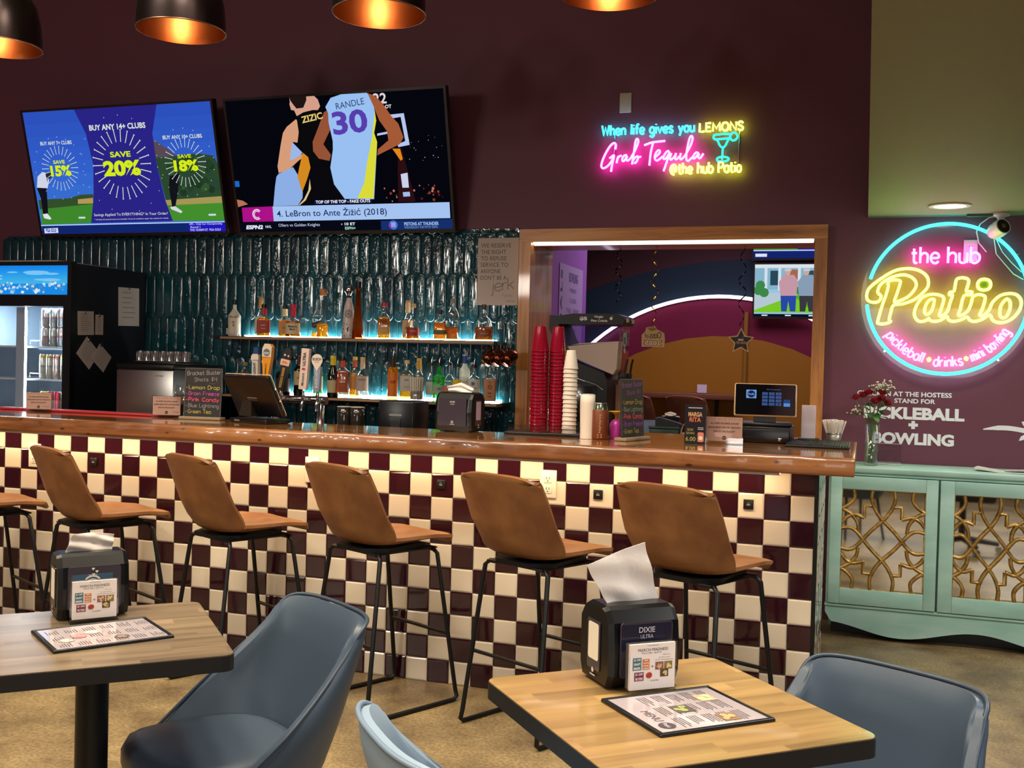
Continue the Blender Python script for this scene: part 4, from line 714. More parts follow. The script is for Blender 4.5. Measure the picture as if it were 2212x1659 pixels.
# neon signs
PINK, CYAN, YEL, AQUA = E((1.0, .045, .66), 20), E((.02, .78, .68), 9), E((.52, 1.0, .035), 17), E((.02, .75, .9), 9)
CLR = glass('clear_backing', (1, 1, 1), .985)
def neon_path(mb, pts, m, r, M, closed=False, sub=4, z=0):
    q = catmull([(a/1000, b_/1000, z) for a, b_ in pts], sub, closed)
    if closed is False and pts[0] == pts[-1]: q = catmull([(a/1000, b_/1000, z) for a, b_ in pts[:-1]], sub, True); closed = True
    mb.tube(q, r, m, 6, closed, M)
tq = thing('neon_sign', 'small multicoloured neon sign about lemons and tequila on the maroon wall', 'neon sign', (-.98, 1.955, 2.745)); M = FR((0, 0, 0))
b = MB(); b.prism([(a/1000, c/1000) for a, c in TEQ['plate']], -.012, -.007, CLR, M); b.build('clear_backing', tq)
b = MB()
for k in ('G', 'G2', 'r', 'r2', 'a', 'b', 'b2', 'b3', 'T', 'T2', 'e', 'q', 'q2', 'u', 'u2', 'i', 'l', 'a2'): neon_path(b, TEQ[k], PINK, .0062, M)
b.build('script_lettering', tq, 'white-pink script lettering')
b = MB(); neon_text(b, 'When life gives you', M @ TR(-.142, .089, 0), .036, AQUA, .0056, w=.56); b.build('line_lettering', tq, 'turquoise line of lettering')
b = MB(); neon_text(b, 'LEMONS', M @ TR(.296, .086, 0), .030, YEL, .0058, w=.252); b.build('line_lettering', tq, 'yellow capitals'); b = MB(); neon_text(b, '@the hub Patio', M @ TR(.21, -.158, 0), .038, YEL, .0058, w=.415); b.build('line_lettering', tq, 'yellow lettering')
b = MB(); TURQ = E((.015, .8, .45), 4)
for k in ('rim', 'bowl', 'stem', 'foot', 'lime'): neon_path(b, TEQ[k], TURQ, .0058, M)
b.build('cocktail_glass', tq, 'green outline of a cocktail glass')
MB().tube([(a, .035, c) for a, c in ((-.35, .12), (-.35, -.06))], .004, CHR, 6).tube([(.4, .035, .1), (.4, .035, -.1)], .004, CHR, 6).build('standoff', tq)
ps = thing('neon_sign', 'large round neon sign with a turquoise ring on the maroon wall above the sideboard', 'neon sign', (.575, 1.955, 1.85))
b = MB(); b.lathe([(.447, -.010), (.447, -.005)], CLR, 96, M); b.build('clear_backing', ps)
b = MB(); R_ = .4145
for a0, a1 in ((-PI+.085, PI-.27),): b.tube([(R_*math.cos(a0+(a1-a0)*i/110), R_*math.sin(a0+(a1-a0)*i/110), .0) for i in range(111)], .0088, CYAN, 8, M=M)
b.build('ring_tube', ps, 'turquoise ring')
b = MB()
for k in ('Po', 'a', 'a2', 'o2', 'dot'): neon_path(b, PAT[k], YEL, .0082, M, sub=3, z=.008)
b.build('script_lettering', ps, 'yellow outlined script lettering')
b = MB(); OL = P('olive_fill', '5a5410', .4); b.poly([(a/1000, c/1000) for a, c in PAT['dot'][:-1]], OL, M, .002); b.build('dot_fill', ps); b = MB()
neon_text(b, 'the', M @ TR(-.115, .198, .004), .055, PINK, .0072, w=.142); b.build('line_lettering', ps, 'pink lettering'); b = MB(); neon_text(b, 'hub', M @ TR(.082, .198, .004), .055, PINK, .0072, w=.158); b.build('line_lettering', ps, 'pink lettering')
b = MB(); dg = math.radians
neon_text(b, 'pickleball', M @ TR(0, 0, .004), .034, PINK, .0058, bend=(.372, dg(214), dg(252)), gap=1.7); b.build('curved_lettering', ps, 'pink lettering'); b = MB(); neon_text(b, 'drinks', M @ TR(0, 0, .004), .034, PINK, .0058, bend=(.374, dg(261.5), dg(285)), gap=1.7); b.build('curved_lettering', ps, 'pink lettering'); b = MB(); neon_text(b, 'mini bowling', M @ TR(0, 0, .004), .034, PINK, .0058, bend=(.372, dg(293), dg(331)), gap=1.7)
b.build('curved_lettering', ps, 'pink lettering along the bottom of the ring')
b = MB()
for a in (257, 289): neon_text(b, '+', M @ TR(0, 0, .004), .030, YEL, .006, bend=(.37, dg(a-1.8), dg(a+1.8)))
b.build('plus_mark', ps, 'yellow plus marks')
b = MB()
for a in (.6, 2.2, 3.9, 5.4): b.tube([(.43*math.cos(a), -.04+.035, .43*math.sin(a)), (.43*math.cos(a), .044, .43*math.sin(a))], .006, CHR, 8)
b.build('standoff', ps); MB().tube([(x, .04, z) for x, z in ((.23, .37), (.25, .25), (.29, .2), (.34, .14), (.39, .11))], .003, P('white_cord', 'd8d8d0', .5), 6).tube([(x, .04, z) for x, z in ((.23, .37), (.28, .26), (.33, .2), (.38, .15))], .003, P('white_cord'), 6).build('power_cord', ps)
# real glow of the tubes is left to the tubes; plates and wall pieces
WPL = P('white_plate', 'c9c2b6', .45)
t = thing('wall_plate', 'blank white wall plate above the tequila neon sign', 'wall plate', (-1.27, 1.995, 3.034)); MB().rbox(-.036, -.006, -.06, .036, .004, .06, WPL, .003).build('cover', t)
t = thing('wall_outlet', 'white wall outlet seen through the round neon sign', 'outlet', (.695, 1.996, 2.12)); MB().rbox(-.036, -.006, -.058, .036, .003, .058, WPL, .003).build('cover', t); MB().box(-.008, -.0075, .015, -.004, -.006, .025, BLK).box(.004, -.0075, .015, .008, -.006, .025, BLK).build('socket', t)
# wall lettering by the hostess stand
WL = C('f2f0f4', .6); M = FR((.44, 1.998, 1.18)); b = MB()
b.text('CHECK IN AT THE HOSTESS', WL, M, w=.50, h=.027, x=-.066, y=.136, z=0, bold=.025); b.text('STAND FOR', WL, M, w=.215, h=.026, x=-.008, y=.098, z=0, bold=.025); b.text('PICKLEBALL', WL, M, w=.53, h=.07, x=-.012, y=.028, z=0, bold=.05); b.text('+', WL, M, w=.05, h=.046, x=-.012, y=-.036, z=0, bold=.08); b.text('BOWLING', WL, M, w=.43, h=.067, x=-.012, y=-.115, z=0, bold=.05)
b.build('wall_lettering', label='white painted lettering about pickleball and bowling on the maroon wall', cat='lettering')
b = MB(); M = FR((.79, 1.998, 1.135)); n = 14
up = [(.21*i/n, .012*math.sin(PI*i/n)+.004+.010*min(1, i/5)) for i in range(n+1)]; lo = [(.21*i/n, .012*math.sin(PI*i/n)-.002-.010*min(1, i/5)) for i in range(n+1)]
b.poly(lo+up[::-1], WL, M); b.poly([(.19, .05), (.205, .053), (.262, -.005), (.25, -.012), (.2, .03)], WL, M, .0002); b.poly([(.18, -.055), (.2, -.05), (.262, -.005), (.25, .006), (.19, -.03)], WL, M, .0003)
b.build('wall_arrow', label='white hand painted arrow pointing right on the maroon wall', cat='arrow')
# service notice taped to the tiles
b = MB(); NT = P('notice_paper', 'b9a79c', .6); M = FR((-2.192, 1.968, 1.797)); b.box(0, 0, -.004, .272, .424, 0, NT, M); g = C('54474a')
for i, l in enumerate(('WE RESERVE', 'THE RIGHT', 'TO REFUSE', 'SERVICE TO', 'ANYONE.', "DON'T BE A")): b.text(l, g, M, h=.027, w={0: .2, 1: .168, 2: .172, 3: .184, 4: .14, 5: .175}[i], x=.02, y=.376-i*.0405, align='L')
chalk(b, 'jerk', g, M, .075, .095, .085, w=.15, th=.05, gap=.6, slope=.12); chalk(b, 'Thanks', g, M, .02, .17, .055, w=.07, th=.06) if False else chalk(b, 'family', g, M, .02, .17, .052, w=.07, th=.05); b.text('THE HUB', g, M, h=.009, x=.225, y=.025)
b.build('notice', label='pinkish paper notice reserving the right to refuse service, taped to the tiles', cat='notice')
# pendants
COP = P('copper_shade_outside', '54494a', .3, 1, bump=((500, 500, 6), .1, .0006)); CIN = P('copper_shade_inside', 'c07a45', .3, 1, bump=((6, 6, 500), .2, .0006))
def pendant(x, lab, y=-.3, z=2.885, r=.195):
    t = thing('pendant_lamp', lab, 'pendant lamp', (x, y, z), 0, 'copper dome pendants'); pr = [(r, 0), (r*.995, .05), (r*.96, .12), (r*.86, .2), (r*.66, .265), (r*.38, .305), (.035, .318)]
    MB().lathe(pr, COP, 48, caps=False).build('shade', t); MB().lathe([(a-.003, c-.003) for a, c in pr][::-1], CIN, 48, caps=False).build('shade_lining', t, 'shiny copper inside')
    MB().tube([(r*math.cos(2*PI*i/48), r*math.sin(2*PI*i/48), 0) for i in range(48)], .0028, P('copper_rim', 'b08468', .3, 1), 6, True).build('rim', t)
    MB().lathe([(.036, .315), (.03, .36), (.006, .37)], BLKM, 20).tube([(0, 0, .36), (0, 0, 4.2-z)], .003, BLK, 6).build('cord', t); MB().lathe([(.0, .118), (.022, .124), (.032, .15), (.026, .185), (.014, .21), (.014, .25)], E((1, .72, .42), 2.5), 16).build('bulb', t)
    l = bpy.data.lights.new('pendant_light', 'POINT'); l.energy = .8; l.color = (1, .75, .5); l.shadow_soft_size = .03; o = bpy.data.objects.new('pendant_light', l); o.parent = t; o.location = (0, 0, .09); COL.objects.link(o)
for x, lab in ((-3.83, 'copper dome pendant cut off by the left edge of the photo'), (-2.80, 'copper dome pendant hanging over the left television'), (-1.822, 'copper dome pendant hanging over the right television'), (-.832, 'copper dome pendant barely showing at the top edge, right of the televisions')): pendant(x, lab)
# soffit downlight and camera
t = thing('recessed_downlight', 'round recessed downlight in the beige soffit', 'downlight', (.553, 1.575, 2.31)); MB().lathe([(.105, 0), (.105, -.006), (.08, -.009), (.08, 0)], WPL, 40, caps=False).build('trim_ring', t); MB().lathe([(.0, -.004), (.081, -.004)], E((1, .97, .9), 9), 40, caps=False).build('lens', t)
spot('downlight_spot', (.553, 1.5, 2.29), 26, (1, .95, .85), 120, .7, .06)
t = thing('security_camera', 'small white security camera hanging from the soffit edge', 'camera', (.835, 1.93, 2.31)); WC = P('camera_white', 'd4d2d0', .3)
MB().lathe([(.045, 0), (.045, -.012), (.02, -.02), (.014, -.05)], WC, 24).build('mount', t)
Mh = TR(-.015, -.03, -.088) @ RZ(.55) @ RX(PI/2-.32); MB().lathe([(.0, -.062), (.03, -.055), (.043, -.03), (.046, .01), (.044, .045)], WC, 28, Mh).build('head', t); MB().lathe([(.038, .0455), (.034, .047), (.0, .047)], BLK, 28, Mh).lathe([(.012, .048), (.0, .049)], C('6a5a3a', .2), 16, Mh).build('lens', t, 'black camera lens')
MB().tube([(.0, .0, -.01), (-.06, -.01, -.02), (-.10, .02, -.05), (-.115, .05, -.09), (-.1, .055, -.15), (-.06, .055, -.2)], .0035, P('white_cord'), 6).box(-.17, -.02, -.012, -.03, .03, 0, C('3f5a44')).build('cable', t)
# outlets on the bar front
def outlet(lab, x, z, usb):
    t = thing('usb_outlet' if usb else 'power_outlet', lab, 'outlet', (x, -.0022, z), 0, 'bar front outlets')
    if usb: MB().rbox(-.02, -.008, -.02, .02, .0, .02, BLK, .002).build('cover', t); MB().box(-.007, -.0092, -.004, .007, -.008, .001, C('8a8478')).tube([(-.005, -.0095, .004), (0, -.0095, .0075), (.005, -.0095, .004)], .0008, C('8a8478'), 5).build('port', t)
    else:
        W2 = P('outlet_white', 'dcd4c6', .35); MB().rbox(-.037, -.008, -.06, .037, 0, .06, W2, .003).build('cover', t)
        for dz in (-.022, .022):
            b = MB(); b.rbox(-.017, -.0105, dz-.018, .017, -.007, dz+.018, W2, .002)
            for dx in (-.007, .005): b.box(dx, -.0112, dz-.002, dx+.0025, -.0104, dz+.009, BLK)
            b.disc(.0028, BLK, FR((0, -.0108, dz-.009)), 0, 10); b.build('socket', t)
outlet('white double outlet half hidden behind the third visible stool from the left', -2.25, .915, 0); outlet('white double outlet on the bar front left of the rightmost stool', -1.113, .918, 0); outlet('white double outlet half hidden behind the stool at the left table', -3.84, .90, 0)
for x, lab in ((-3.476, 'black usb outlet on a dark tile at the left end of the bar front'), (-1.607, 'black usb outlet on a dark tile in the middle of the bar front'), (-.892, 'black usb outlet on a cream tile left of the rightmost stool'), (-.268, 'black usb outlet on a cream tile right of the rightmost stool')): outlet(lab, x, .886, 1)
# ================================================================ bottles
GL = glass('bottle_glass', (.95, .97, .96), .88); DGL = P('dark_glass', '0c0f0c', .06, coat=.6); GGL = tint('green_glass', '3f9a48', .3); FRO = tint('frosted_glass', 'dcd8c8', .8); BGL = tint('brown_glass', '7a3c14', .3, .85)
def liq(c): return tint('liquor_'+c, c, .3)
def vap(r, h, hs, rn, hn, base=.006): return [(r*.9, 0), (r, base), (r, h*hs), (r*.93, h*(hs+.04)), (r*.6, h*(hs+(hn-hs)*.62)), (rn*1.08, h*hn), (rn, h*(hn+.04)), (rn, h*.93)]
def bottle(lab, x, y, z, r, h, hs=.55, hn=.72, rn=.0135, sq=None, body=GL, lq=None, lev=.5, lb=None, lz=(.15, .5), txt=(), cap='111111', ch=.09, cr=1.15, pour=False, prof=None, rz=.42, group='liquor bottles on the upper shelf', extra=None, arc=1.15, kind='bottle'):
    t = thing(kind, lab, 'bottle', (x, y, z), rz, group); pr = prof or vap(r, h, hs, rn, hn)
    MB().lathe(pr, body, 28, sq=sq).build('glass_body', t)
    if lq:
        top = h*lev; q = [(a*.93, max(c, .005)) for a, c in pr if c < top]; ra = pr[-1][0]
        for (a0, c0), (a1, c1) in zip(pr, pr[1:]):
            if c0 <= top <= c1 and c1 > c0: ra = a0+(a1-a0)*(top-c0)/(c1-c0)
        MB().lathe(q+[(ra*.93, top)], liq(lq), 28, sq=sq).build('liquid', t)
    tops = pr[-1]
    if lb:
        b = MB(); n = 18; R = r*1.012; z0, z1 = h*lz[0], h*lz[1]; vs = []
        for k in range(n+1):
            a = -PI/2-arc+2*arc*k/n; c, s_ = math.cos(a), math.sin(a); q = (abs(c)**sq+abs(s_)**sq)**(-1/sq) if sq else 1
            q = min(1.28, q) if sq else 1
            def rad(zz):
                for (a0, c0), (a1, c1) in zip(pr, pr[1:]):
                    if c0 <= zz <= c1 and c1 > c0: return (a0+(a1-a0)*(zz-c0)/(c1-c0))*1.012
                return R
            for zz in (z0, z1): vs.append((rad(zz)*q*c, rad(zz)*q*s_, zz))
        b.add(vs, [(2*k, 2*k+2, 2*k+3, 2*k+1) for k in range(n)], P('label_'+lb, lb, .45, bump=((300, 300, 300), .02, .0004)), None, True)
        for tx, tc, tz, th, tw in txt: b.ctext(tx, C(tc), R*(1.035 if not sq else 1.05), h*tz, h*th, r*tw, bold=.02)
        b.build('paper_label', t)
    if extra: extra(t, r, h)
    if cap: MB().lathe([(tops[0]*cr, tops[1]-h*.02), (tops[0]*cr, tops[1]+h*(ch-.01)), (tops[0]*cr*.85, tops[1]+h*ch), (0, tops[1]+h*ch)], C(cap, .35), 20).build('cap', t)
    if pour: MB().lathe([(tops[0]*1.05, tops[1]), (tops[0]*1.05, tops[1]+.012), (tops[0]*.5, tops[1]+.02)], BLK, 14).tube([(0, 0, tops[1]+.015), (0, 0, tops[1]+.035), (.006, 0, tops[1]+.058)], [.0045, .004, .0028], CHR, 8).build('pour_spout', t)
    return t
U, LW = 1.566, 1.185; GB = 'liquor bottles on the lower shelf'
def neckband(c, z0, z1, k=1.03, rr=.0135):
    def f(t, r, h): MB().lathe([(rr*k*1.1, h*z0), (rr*k*1.02, h*z1)], C(c, .4), 20, caps=False).build('neck_label', t)
    return f
bottle('small dark bottle at the far left end of the upper shelf', -3.955, 1.9, U, .026, .14, .5, .7, body=DGL, lb='b8b0b0', lz=(.1, .4), cap=None)
def palm(t, r, h):
    b = MB(); M = FR((0, -r-.0012, h*.38)); o = C('c08a3a')
    for a in range(7): b.poly([(0, 0), (.013*math.cos(a*.52), .004+.012*math.sin(a*.52)), (.010*math.cos(a*.52+.25), .002+.009*math.sin(a*.52+.25))], C('3a2c20') if a % 2 else o, M, .0002*a)
    b.rect(-.001, -.018, .001, .002, C('3a2c20'), M, .0016).disc(.008, o, M @ TR(0, -.016, 0), .0001, 14); b.build('palm_emblem', t)
bottle('white bottle with palm tree emblem and black cap on the upper shelf', -3.895, 1.86, U, .042, .235, .58, .78, .0125, body=P('white_bottle', 'cfc4b4', .3, coat=.4), txt=(('MALIBU', '8a6a3a', .56, .06, 1.5),), lb='cfc4b4', lz=(.08, .56), cap='1a1614', ch=.12, extra=palm)
bottle('clear bottle with gold foil neck behind the red labelled bottle', -3.72, 1.9, U, .036, .27, .5, .66, lb='d8cdb4', lz=(.08, .5), cap='b0803a', ch=.07, extra=neckband('b88a48', .72, .95), txt=(('1800', '5a4a3a', .3, .06, 1.0),))
bottle('square bottle with a red label and red neck on the upper shelf', -3.655, 1.84, U, .043, .212, .52, .68, .015, 6, lq='d07a18', lev=.6, lb='a23a34', lz=(.12, .52), txt=(('HONEY', 'e0b8a0', .36, .05, .9), ('TENNESSEE', 'e0b8a0', .26, .03, 1.0)), cap='161214', ch=.1, extra=neckband('b02a3c', .70, .92, 1.1, .015))
bottle('amber square bottle with cream neck label and black cap on the upper shelf', -3.515, 1.87, U, .037, .208, .52, .68, .015, 6, lq='cf8418', lev=.56, lb='c98a50', lz=(.1, .5), cap='171212', ch=.09, extra=neckband('dcc59a', .69, .93, 1.1, .015), txt=(('BONDED', '6a3a20', .3, .05, 1.0),))
bottle('squat bourbon bottle with dripping red wax top and cream label', -3.435, 1.84, U, .052, .212, .46, .64, .014, lq='b85a14', lev=.5, lb='d0bb98', lz=(.1, .44), txt=(("Maker's", '3a2c24', .34, .065, 1.1), ('Mark', '3a2c24', .25, .06, .7)), cap='c01c40', ch=.1, cr=1.4, extra=neckband('c01c40', .64, .95, 1.25))
def slant(t, r, h):
    M = FR((0, -r*.99, h*.32)) @ RZ(.42); MB().box(-r*.8, -.018, 0, r*.8, .018, .002, C('2e2426'), M).text('WALKER', C('b8a090'), M, w=r*1.2, h=.008, z=.0026).build('slanted_label', t)
bottle('clear square bottle with a slanted dark label on the upper shelf', -3.292, 1.9, U, .034, .28, .5, .66, .0125, 6, lq='c8861c', lev=.13, cap='3a3030', ch=.05, extra=slant)
bottle('tall tapering bottle half full of gold tequila with an orange stopper', -3.222, 1.85, U, .041, .30, prof=[(.037, 0), (.041, .008), (.041, .07), (.03, .14), (.021, .2), (.0165, .26), (.0165, .285)], lq='cd8c1c', lev=.32, cap='c07848', ch=.12, cr=1.35)
def clase(t, r, h):
    bl = C('3c4468'); b = MB(); random.seed(11)
    for k in range(26):
        a = -PI/2+random.uniform(-1.2, 1.2); z = h*random.uniform(.03, .33); R = .046-.02*min(1, z/(h*.8))+.0025; b.disc(random.uniform(.002, .006), bl, FR((R*math.cos(a), R*math.sin(a), z), (-math.sin(a), math.cos(a), 0)), .0005, 8)
    M = FR((0, -.0355, h*.5)); b.ring(.014, .016, bl, M, .003, n=20).disc(.007, C('8a6a5a'), M, .003)
    for k in range(14): b.disc(.0032, bl, M @ TR(.021*math.cos(k*.45), .024*math.sin(k*.45), 0), .0025, 7)
    b.build('painted_flowers', t); MB().lathe([(.014, h*.86), (.018, h*.88), (.034, h*.955), (.036, h*.97), (.028, h*1.05), (.014, h*1.09), (0, h*1.1)], CHR, 28).build('dome_stopper', t, 'silver dome stopper'); MB().lathe([(.0145, h*.78), (.0165, h*.87)], C('1c1c30', .3), 20).build('neck_ring', t)
bottle('white ceramic bottle with painted blue flowers and silver dome stopper', -3.038, 1.86, U, .045, .32, prof=[(.044, 0), (.047, .01), (.042, .06), (.036, .13), (.034, .17), (.028, .215), (.016, .255), (.0145, .28)], body=P('ceramic', 'cdbcb8', .25, coat=.5), cap=None, extra=clase)
bottle('tall slim brown bottle standing against the ceramic bottle', -2.967, 1.85, U, .037, .345, prof=[(.034, 0), (.037, .008), (.035, .06), (.026, .16), (.0175, .26), (.0145, .32), (.0145, .335)], body=BGL, lq='b5701a', lev=.16, cap='1a0e10', ch=.1, cr=1.25)
bottle('bourbon bottle with red cap and orange label, right of the middle of the upper shelf', -2.785, 1.86, U, .041, .23, .56, .74, .0165, 6, lq='d08a1a', lev=.58, lb='d9a35c', lz=(.12, .62), txt=(('SINGLE', '5a3020', .5, .045, .9), ('MALT', 'c03020', .38, .05, .7)), cap='a82430', ch=.1)
bottle('bottle with cream neck label behind the rounded clear bourbon bottle', -2.637, 1.9, U, .035, .25, .52, .68, lq='c08428', lev=.2, lb='caa070', lz=(.08, .5), cap='c89858', ch=.08, extra=neckband('d8b48a', .7, .95, 1.15), txt=(('RYE', '4a3428', .3, .07, .8),))
bottle('round shouldered clear bourbon bottle with red label and little left in it', -2.572, 1.84, U, .043, .225, .5, .66, lq='b8681a', lev=.28, lb='9c2f26', lz=(.11, .34), txt=(('KNOB', 'd8a080', .24, .05, .9),), cap='c8a878', ch=.09)
bottle('flat shouldered bottle with whiskey above a dark green label', -2.40, 1.87, U, .042, .18, .62, .78, .013, 5, lq='b5661a', lev=.62, lb='5c5a30', lz=(.2, .36), cap='2a2020', ch=.15)
bottle('pear shaped clear bottle with whiskey up to its waist', -2.308, 1.85, U, .048, .25, prof=[(.036, 0), (.04, .012), (.046, .09), (.048, .13), (.042, .17), (.026, .20), (.0135, .215), (.0125, .24)], lq='a9541a', lev=.33, cap='8a7a6a', ch=.08, txt=(), lb=None)
bottle('wide round flask bottle of whiskey at the right end of the upper shelf', -2.095, 1.84, U, .06, .225, prof=[(.055, 0), (.06, .008), (.06, .08), (.058, .1), (.048, .13), (.028, .15), (.0145, .16), (.0135, .2)], lq='a8501a', lev=.38, lb='8a4a38', lz=(.12, .3), arc=.8, cap='4a3028', ch=.12, txt=(('RESERVE', 'd8a080', .2, .035, .8),))
# lower shelf
bottle('round gold bottle in the left corner of the lower shelf above the till screen', -3.85, 1.84, LW, .05, .22, .4, .62, lq='b07420', lev=.5, cap='2a2a30', ch=.12, group=GB)
bottle('gold sphere shaped bottle next to the red capped cinnamon bottle', -3.78, 1.82, LW, .046, .2, prof=[(.03, 0), (.042, .03), (.048, .08), (.042, .13), (.02, .16), (.013, .175), (.013, .19)], lq='a86a20', lev=.7, cap='8a6a20', ch=.1, group=GB)
bottle('red labelled bottle with red cap above the till screen', -3.70, 1.84, LW, .045, .225, .5, .68, lq='8a2a14', lev=.6, lb='9a2c1c', lz=(.1, .55), cap='a81c24', ch=.12, group=GB, txt=(('CINNAMON', 'e0a040', .3, .05, 1.2),))
bottle('dark round bottle behind the slanted black tap handle', -3.50, 1.84, LW, .05, .22, .6, .75, body=DGL, lb='3a2420', lz=(.1, .5), cap='1a1010', ch=.08, group=GB)
bottle('dark wine bottle with maroon capsule and kraft label', -3.375, 1.83, LW, .036, .275, .6, .74, body=DGL, lb='b8a078', lz=(.25, .58), cap='4a1420', ch=.03, group=GB, kind='wine_bottle', extra=neckband('4a1420', .76, .95), txt=(('WINE', '7a6a50', .42, .05, .8),))
bottle('green wine bottle with kraft label behind the shield shaped tap handle', -3.245, 1.85, LW, .034, .26, .55, .74, body=GGL, lb='c2b48a', lz=(.15, .5), cap='8a9a50', ch=.05, group=GB, kind='wine_bottle', extra=neckband('a8b070', .72, .95))
bottle('dark sparkling wine bottle with yellow foil top', -3.127, 1.83, LW, .037, .27, .5, .78, body=DGL, lb='b3a27c', lz=(.1, .4), cap='d8c030', ch=.06, cr=1.5, group=GB, kind='wine_bottle', extra=neckband('d8c030', .76, .95, 1.3))
bottle('clear square bottle with a tall red arched label', -3.052, 1.82, LW, .043, .26, .62, .74, .0145, 5, lq='c79a4a', lev=.1, lb='b04a28', lz=(.12, .68), cap='171212', ch=.08, group=GB, extra=neckband('b8442c', .74, .92, 1.1, .0145), txt=(('CAZA', 'e8c8a0', .4, .07, .9),))
bottle('amber bottle with gold cap behind the red arched label', -2.99, 1.87, LW, .036, .265, .55, .72, lq='c98018', lev=.58, lb='b8743a', lz=(.2, .52), cap='c8a860', ch=.07, group=GB, extra=neckband('a84a28', .74, .9, 1.1))
bottle('clear tequila bottle with brown paper label and gold stopper', -2.915, 1.83, LW, .043, .255, .55, .72, lq='c8ccc8', lev=.4, lb='b0978a', lz=(.18, .55), cap='c9a870', ch=.1, group=GB, extra=neckband('c8b090', .74, .93, 1.1), txt=(('PATRON', '6a5448', .46, .045, 1.1),))
bottle('tall dark necked bottle with orange label and a metal pourer', -2.70, 1.83, LW, .035, .275, .66, .8, body=tint('amber_glass', 'b87820', .3), lb='c86a1c', lz=(.06, .62), cap='20140c', ch=.06, pour=True, group=GB, extra=neckband('2a1a10', .7, .95, 1.2), txt=(('RUM', '8a1c10', .4, .07, .9),))
bottle('flat amber bottle with a grey almond label', -2.60, 1.82, LW, .043, .25, .62, .76, .015, 5, lq='d49418', lev=.62, lb='b5b0a8', lz=(.22, .6), cap='c8a878', ch=.07, group=GB, txt=(('ALMOND', '5a5048', .5, .04, .9), ('LIQUEUR', 'b86840', .32, .04, .9)))
bottle('amber gold capped bottle behind the almond labelled bottle', -2.545, 1.89, LW, .034, .262, .55, .72, lq='b0601a', lev=.55, cap='c09848', ch=.08, group=GB, extra=neckband('b08838', .74, .95, 1.15))
bottle('clear bottle with dark pourer behind the bundle of straws', -2.455, 1.88, LW, .035, .235, .55, .72, lb='c0c4bc', lz=(.15, .5), cap=None, pour=True, group=GB)
bottle('green gin bottle with a red seal and pale label', -2.385, 1.84, LW, .041, .235, .6, .72, body=GGL, lb='9aa79a', lz=(.2, .42), cap=None, pour=True, group=GB, extra=lambda t, r, h: MB().disc(.011, C('6a1c1c', .3), FR((0, -r-.001, h*.53)), .001, 16).build('seal', t), txt=(('GIN', '2a4a30', .32, .06, .6),))
bottle('clear faceted bottle with pourer behind the counter napkin dispenser', -2.328, 1.87, LW, .04, .24, .5, .7, .0125, 4, lb='c86a4a', lz=(.25, .4), cap=None, pour=True, group=GB)
bottle('clear bottle with a bright yellow label', -2.265, 1.85, LW, .034, .232, .58, .72, lb='e0bc18', lz=(.2, .58), cap=None, pour=True, group=GB, txt=(('CIT', '6a5a10', .45, .06, .8), ('RON', '6a5a10', .34, .06, .8)))
bottle('tall frosted white vodka bottle with blue capped neck', -2.225, 1.87, LW, .035, .31, .62, .74, body=FRO, cap='d8d8d8', ch=.025, group=GB, extra=neckband('2a4a9a', .77, .92, 1.15), lb='d8d4c6', lz=(.1, .5), txt=(('VODKA', '8090a8', .4, .03, 1.0),))
def burst(t, r, h):
    b = MB(); M = FR((-.008, -r-.002, h*.5)); bl = C('3a5ad0')
    for k in range(9): b.rect(-.0016, 0, .0016, .016, bl, M @ RZ(k*.7), .0004)
    b.disc(.006, bl, M, .0006, 12); b.build('blue_star_print', t)
bottle('clear vodka bottle printed with a blue starburst', -2.148, 1.83, LW, .041, .23, .62, .74, lb='d6d2bc', lz=(.1, .62), cap=None, pour=True, group=GB, extra=burst, txt=(('VAN', '3a4a8a', .38, .04, .7), ('GOGH', '3a4a8a', .26, .04, .7)))
bottle('clear square vodka bottle with copper coloured label at the right end of the lower shelf', -2.04, 1.82, LW, .039, .235, .62, .76, .0155, 6, lb='c08a68', lz=(.04, .62), cap=None, group=GB, txt=(("TITO'S", 'a03824', .54, .05, .9), ('Handmade', '6a3c2c', .26, .05, 1.0), ('VODKA', '6a3c2c', .17, .03, .9)), extra=lambda t, r, h: MB().ring(.008, .013, C('a02c20'), FR((0, -r-.003, h*.42)), .001).build('red_oval_print', t))
# copper mugs hanging under the upper shelf
for i, (x, a) in enumerate(((-2.03, .5), (-1.965, .55), (-1.90, .6))):
    t = thing('copper_mug', ('leftmost', 'middle', 'rightmost')[i]+' copper mug of three hanging from the right end of the upper shelf', 'mug', (x, 1.79, 1.47), 0, 'hanging copper mugs'); M = RZ(-.4) @ RX(-.9)@ TR(0, 0, -.055)
    K = P('copper_mug', '9a5a3c', .18, 1, bump=((70, 70, 70), .3, .003)); MB().lathe([(.0, 0), (.034, .0), (.04, .02), (.042, .07), (.041, .085), (.038, .085), (.037, .02), (.0, .006)], K, 24, M).build('cup', t); MB().tube([(0, .0, .05), (0, .012, .07), (0, .008, .0795)], .002, CHR, 6).build('hook', t); MB().tube(catmull([(.041, 0, .072), (.066, 0, .07), (.066, 0, .025), (.04, 0, .02)], 5), .004, K, 8, M=M @ RZ(-PI/2)).build('handle', t)

